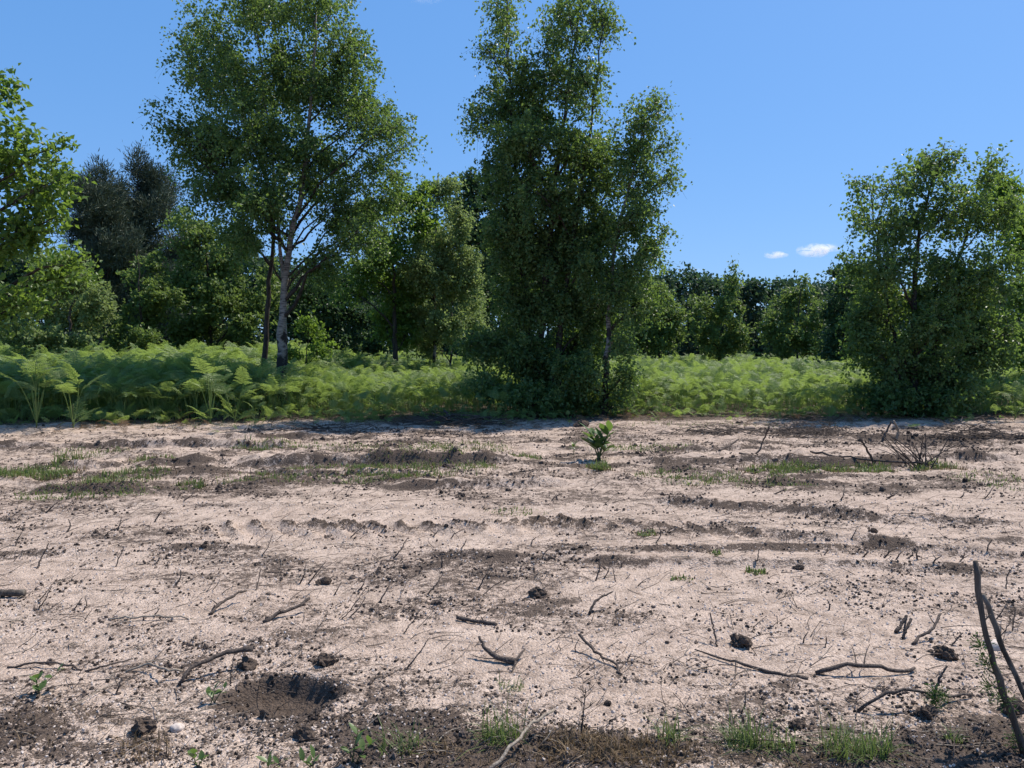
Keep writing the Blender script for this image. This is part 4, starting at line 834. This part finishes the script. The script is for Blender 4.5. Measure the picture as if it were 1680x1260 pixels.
def sprigs(label, name, P, n, L, seed, cat='sprig', m='broom'):
    rng = np.random.default_rng(seed); mb = MB(); base = P[0]
    for q, r in zip(P, np.broadcast_to(L, (len(P),))):
        k = n // len(P); D = unit(rng.normal(size=(k, 3)) + [-.5, 0, .3]); u = rng.random(k)
        mb.leaves(q + D * (u * r)[:, None], unit(D + rng.normal(0, .4, (k, 3))), rng.normal(size=(k, 3)), .016, .0045, .05, a=rng.random(k))
        for a in range(6): mb.tube(np.array([q, q + D[a] * r * .6, q + D[a] * r]), [.001, .001, .0006], 3, a=.3, cap=False)
    link(name, mb.mesh(name, [M[m]], False, base), None, base, None, label, cat)
sprigs('green broom sprigs sprouting along the taller leaning stem', 'broom_sprig', [on(1648, 1150, .22) , on(1618, 1060, .42) + [-.02, 0, 0], on(1628, 1090, .36) + [-.02, 0, 0], on(1636, 1128, .27) + [-.03, 0, 0], on(1672, 1215, .06)], 700, .05, 3)
p = on(1535, 1166); p[2] = gz(p[0], p[1]); sprigs('small green broom sprig growing by the thinner arched stick', 'broom_sprig', [p + [0, 0, .03], p + [0, 0, .07], p + [.03, 0, .05], p + [.0, 0, .0]], 400, .045, 4)
# dry sprig
def dry_sprig(label, px, py, h, seed, n=14):
    rng = np.random.default_rng(seed); p = on(px, py); base = np.array([p[0], p[1], gz(p[0], p[1])]); mb = MB(); P = bez(np.array([0, 0, -.02]), np.array([.01, 0, h * .5]), np.array([.02, 0, h]), 10); mb.tube(P, np.linspace(.004, .0015, 10), 5)
    for k in range(n):
        t = rng.uniform(.25, 1); a = P[int(t * 9)]; an = rng.uniform(0, 6.3); l = h * .42 * (1.1 - t * .6); e = a + np.array([cos(an) * .8, sin(an) * .8, .7]) * l
        mb.tube(bez(a, (a + e) / 2 - [0, 0, l * .1], e, 4), np.linspace(.002, .001, 4), 3, cap=False)
        for _ in range(3):
            f = e + rng.normal(0, .25, 3) * l; mb.tube(np.array([(a + e) / 2 + rng.normal(0, .05, 3) * l, f]), [.0012, .0007], 3, cap=False)
    link('dry_sprig', mb.mesh('dry_sprig', [M['twig']]), None, base, None, label, 'sprig')
dry_sprig('tree-shaped dry brown sprig at the bottom centre', 953, 1215, .20, 1)
dry_sprig('bushy dead sprig on the ground beside the shorter stem', 1660, 1030, .14, 2)
# brush heaps
def heap(name, label, px, py, rx, h, n, L, seed, m='twig', fan=False, cat='brush heap', w=.006):
    rng = np.random.default_rng(seed); p = on(px, py); base = np.array([p[0], p[1], gz(p[0], p[1])]); mb = MB(); root = thing(name, label, cat, base)
    for k in range(n):
        if fan:
            a = np.array([rng.normal(0, .10), rng.normal(0, .08), -.02]); d = unit(np.array([rng.normal(-.45, .5), rng.normal(0, .35), rng.uniform(.35, 1)])); l = L * rng.uniform(.5, 1.15)
            b = a + d * l; mid = (a + b) / 2 + [0, 0, .1 * l] + rng.normal(0, .05, 3) * l
        else:
            a = np.array([rng.normal(0, rx * .5), rng.normal(0, rx * .25), 0]); a[2] = abs(rng.normal(0, 1)) * h * np.exp(-(a[0] / rx) ** 2 * 2) * .6; an = rng.normal(0, .5) + (pi if rng.random() < .5 else 0)
            l = L * rng.uniform(.3, 1.1); b = a + np.array([cos(an), sin(an) * .7, rng.normal(0, .22)]) * l; b[2] = max(b[2], .005); mid = (a + b) / 2 + rng.normal(0, .12, 3) * l
        r = w * rng.uniform(.4, 1.3); 
        one = mb if k >= 60 or L < .3 else MB(); one.tube(bez(a, mid, b, 6), np.linspace(r, r * .45, 6), 4, cap=False)
        if one is not mb: link('branch', one.mesh('branch', [M[m]]), root)
    if mb.n: link('twigs', mb.mesh('twigs', [M[m]]), root, kind='stuff')
heap('brush_heap', 'low heap of grey-brown dead branches below the tallest birch', 745, 697, 1.1, .22, 130, .7, 1, 'twig', w=.012)
heap('brush_heap', 'brown mound of uprooted heather beyond the L-shaped branch', 1330, 718, .8, .28, 420, .22, 2, 'twig', w=.005)
heap('brush_heap', 'dark mound of roots and soil near the bushy birch', 1600, 722, .8, .25, 220, .35, 3, 'twig', w=.007)
heap('cut_broom', 'fan of cut broom stems at the end of the green strip', 1512, 768, .3, .5, 26, .62, 4, 'twig', True, 'stump', .010)
heap('brush_heap', 'small tangle of dark twigs lying across the green strip', 1345, 772, .35, .18, 40, .4, 5, 'twig', w=.008)
heap('brush_heap', 'scatter of grey branches on the far sand under the twin-trunked birch', 520, 708, .9, .08, 40, .6, 6, 'twig', w=.010)
heap('brush_heap', 'loose dead branches strewn behind the L-shaped branch', 1180, 712, 1.2, .12, 90, .6, 7, 'twig', w=.008)
stick('short cut stump standing up out of the brush heap', [(735, 697, 0), (737, 686, .12), (728, 672, .28)], 8, 4, 'twig', name='stump', cat='stump')
# ------------------------------------------------------------------ clouds
def cloud_mat():
    m, nt, out, N, Lk = mat('cloud'); v = N('ShaderNodeVolumePrincipled'); v.inputs['Color'].default_value = (1, 1, 1, 1); v.inputs['Anisotropy'].default_value = .1
    tc = N('ShaderNodeTexCoord'); n = N('ShaderNodeTexNoise', Scale=.035, Detail=4, Roughness=.6); Lk(tc.outputs['Object'], n.inputs['Vector'])
    mr = N('ShaderNodeMapRange'); mr.inputs[1].default_value = .42; mr.inputs[2].default_value = .62; mr.inputs[3].default_value = 0; mr.inputs[4].default_value = .05
    Lk(n.outputs[0], mr.inputs[0])
    mp = N('ShaderNodeVectorMath', operation='MULTIPLY_ADD'); mp.inputs[1].default_value = (2, 2, 2); mp.inputs[2].default_value = (-1, -1, -1); Lk(tc.outputs['Generated'], mp.inputs[0])
    ln_ = N('ShaderNodeVectorMath', operation='LENGTH'); Lk(mp.outputs[0], ln_.inputs[0])
    fo = N('ShaderNodeMapRange'); fo.inputs[1].default_value = .45; fo.inputs[2].default_value = 1.0; fo.inputs[3].default_value = 1.0; fo.inputs[4].default_value = 0.06; Lk(ln_.outputs['Value'], fo.inputs[0])
    ml = N('ShaderNodeMath', operation='MULTIPLY'); Lk(mr.outputs[0], ml.inputs[0]); Lk(fo.outputs[0], ml.inputs[1]); Lk(ml.outputs[0], v.inputs['Density'])
    Lk(v.outputs[0], out.inputs['Volume']); return m
M['cloud'] = cloud_mat()
def cloud(label, puffs, seed, Y=2600):
    rng = np.random.default_rng(seed); mb = MB(); c0 = at(puffs[0][0], puffs[0][1], Y)
    for px, py, rx, ry in puffs:
        c = at(px, py, Y); k = Y / F; d = 1 + .5 * (fbm(B3[:, 0] * 2 + px, B3[:, 1] * 2 + B3[:, 2] * 2 + py, seed, 4) - .5)
        mb.add(c + B3 * d[:, None] * np.array([rx * k, rx * k * .8, ry * k]), BF3)
    link('cloud', mb.mesh('cloud', [M['cloud']], True, c0), None, c0, None, label, 'cloud')
cloud('larger bright white puffy cloud low over the far wood', [(1335, 411, 26, 12), (1355, 407, 24, 7), (1320, 416, 16, 6)], 1)
cloud('smaller flat white cloud beside the larger one over the far wood', [(1272, 419, 20, 6), (1262, 416, 9, 5)], 2)

def thin_cloud(label, puffs, seed):
    M['cloud_full'] = M['cloud']; M['cloud'] = M['cloud_thin']; cloud(label, puffs, seed); M['cloud'] = M['cloud_full']
M['cloud_thin'] = cloud_mat()
for nd in M['cloud_thin'].node_tree.nodes:
    if nd.type == 'MAP_RANGE': nd.inputs[4].default_value = .006
thin_cloud('faint wisp of cloud at the top between the two big birches', [(700, -2, 26, 5), (682, 0, 14, 4), (720, -3, 14, 5)], 5)
thin_cloud('thin pale streak of cloud touching the far wood beside the slender birch', [(1135, 443, 26, 3), (1118, 444, 14, 3)], 6)
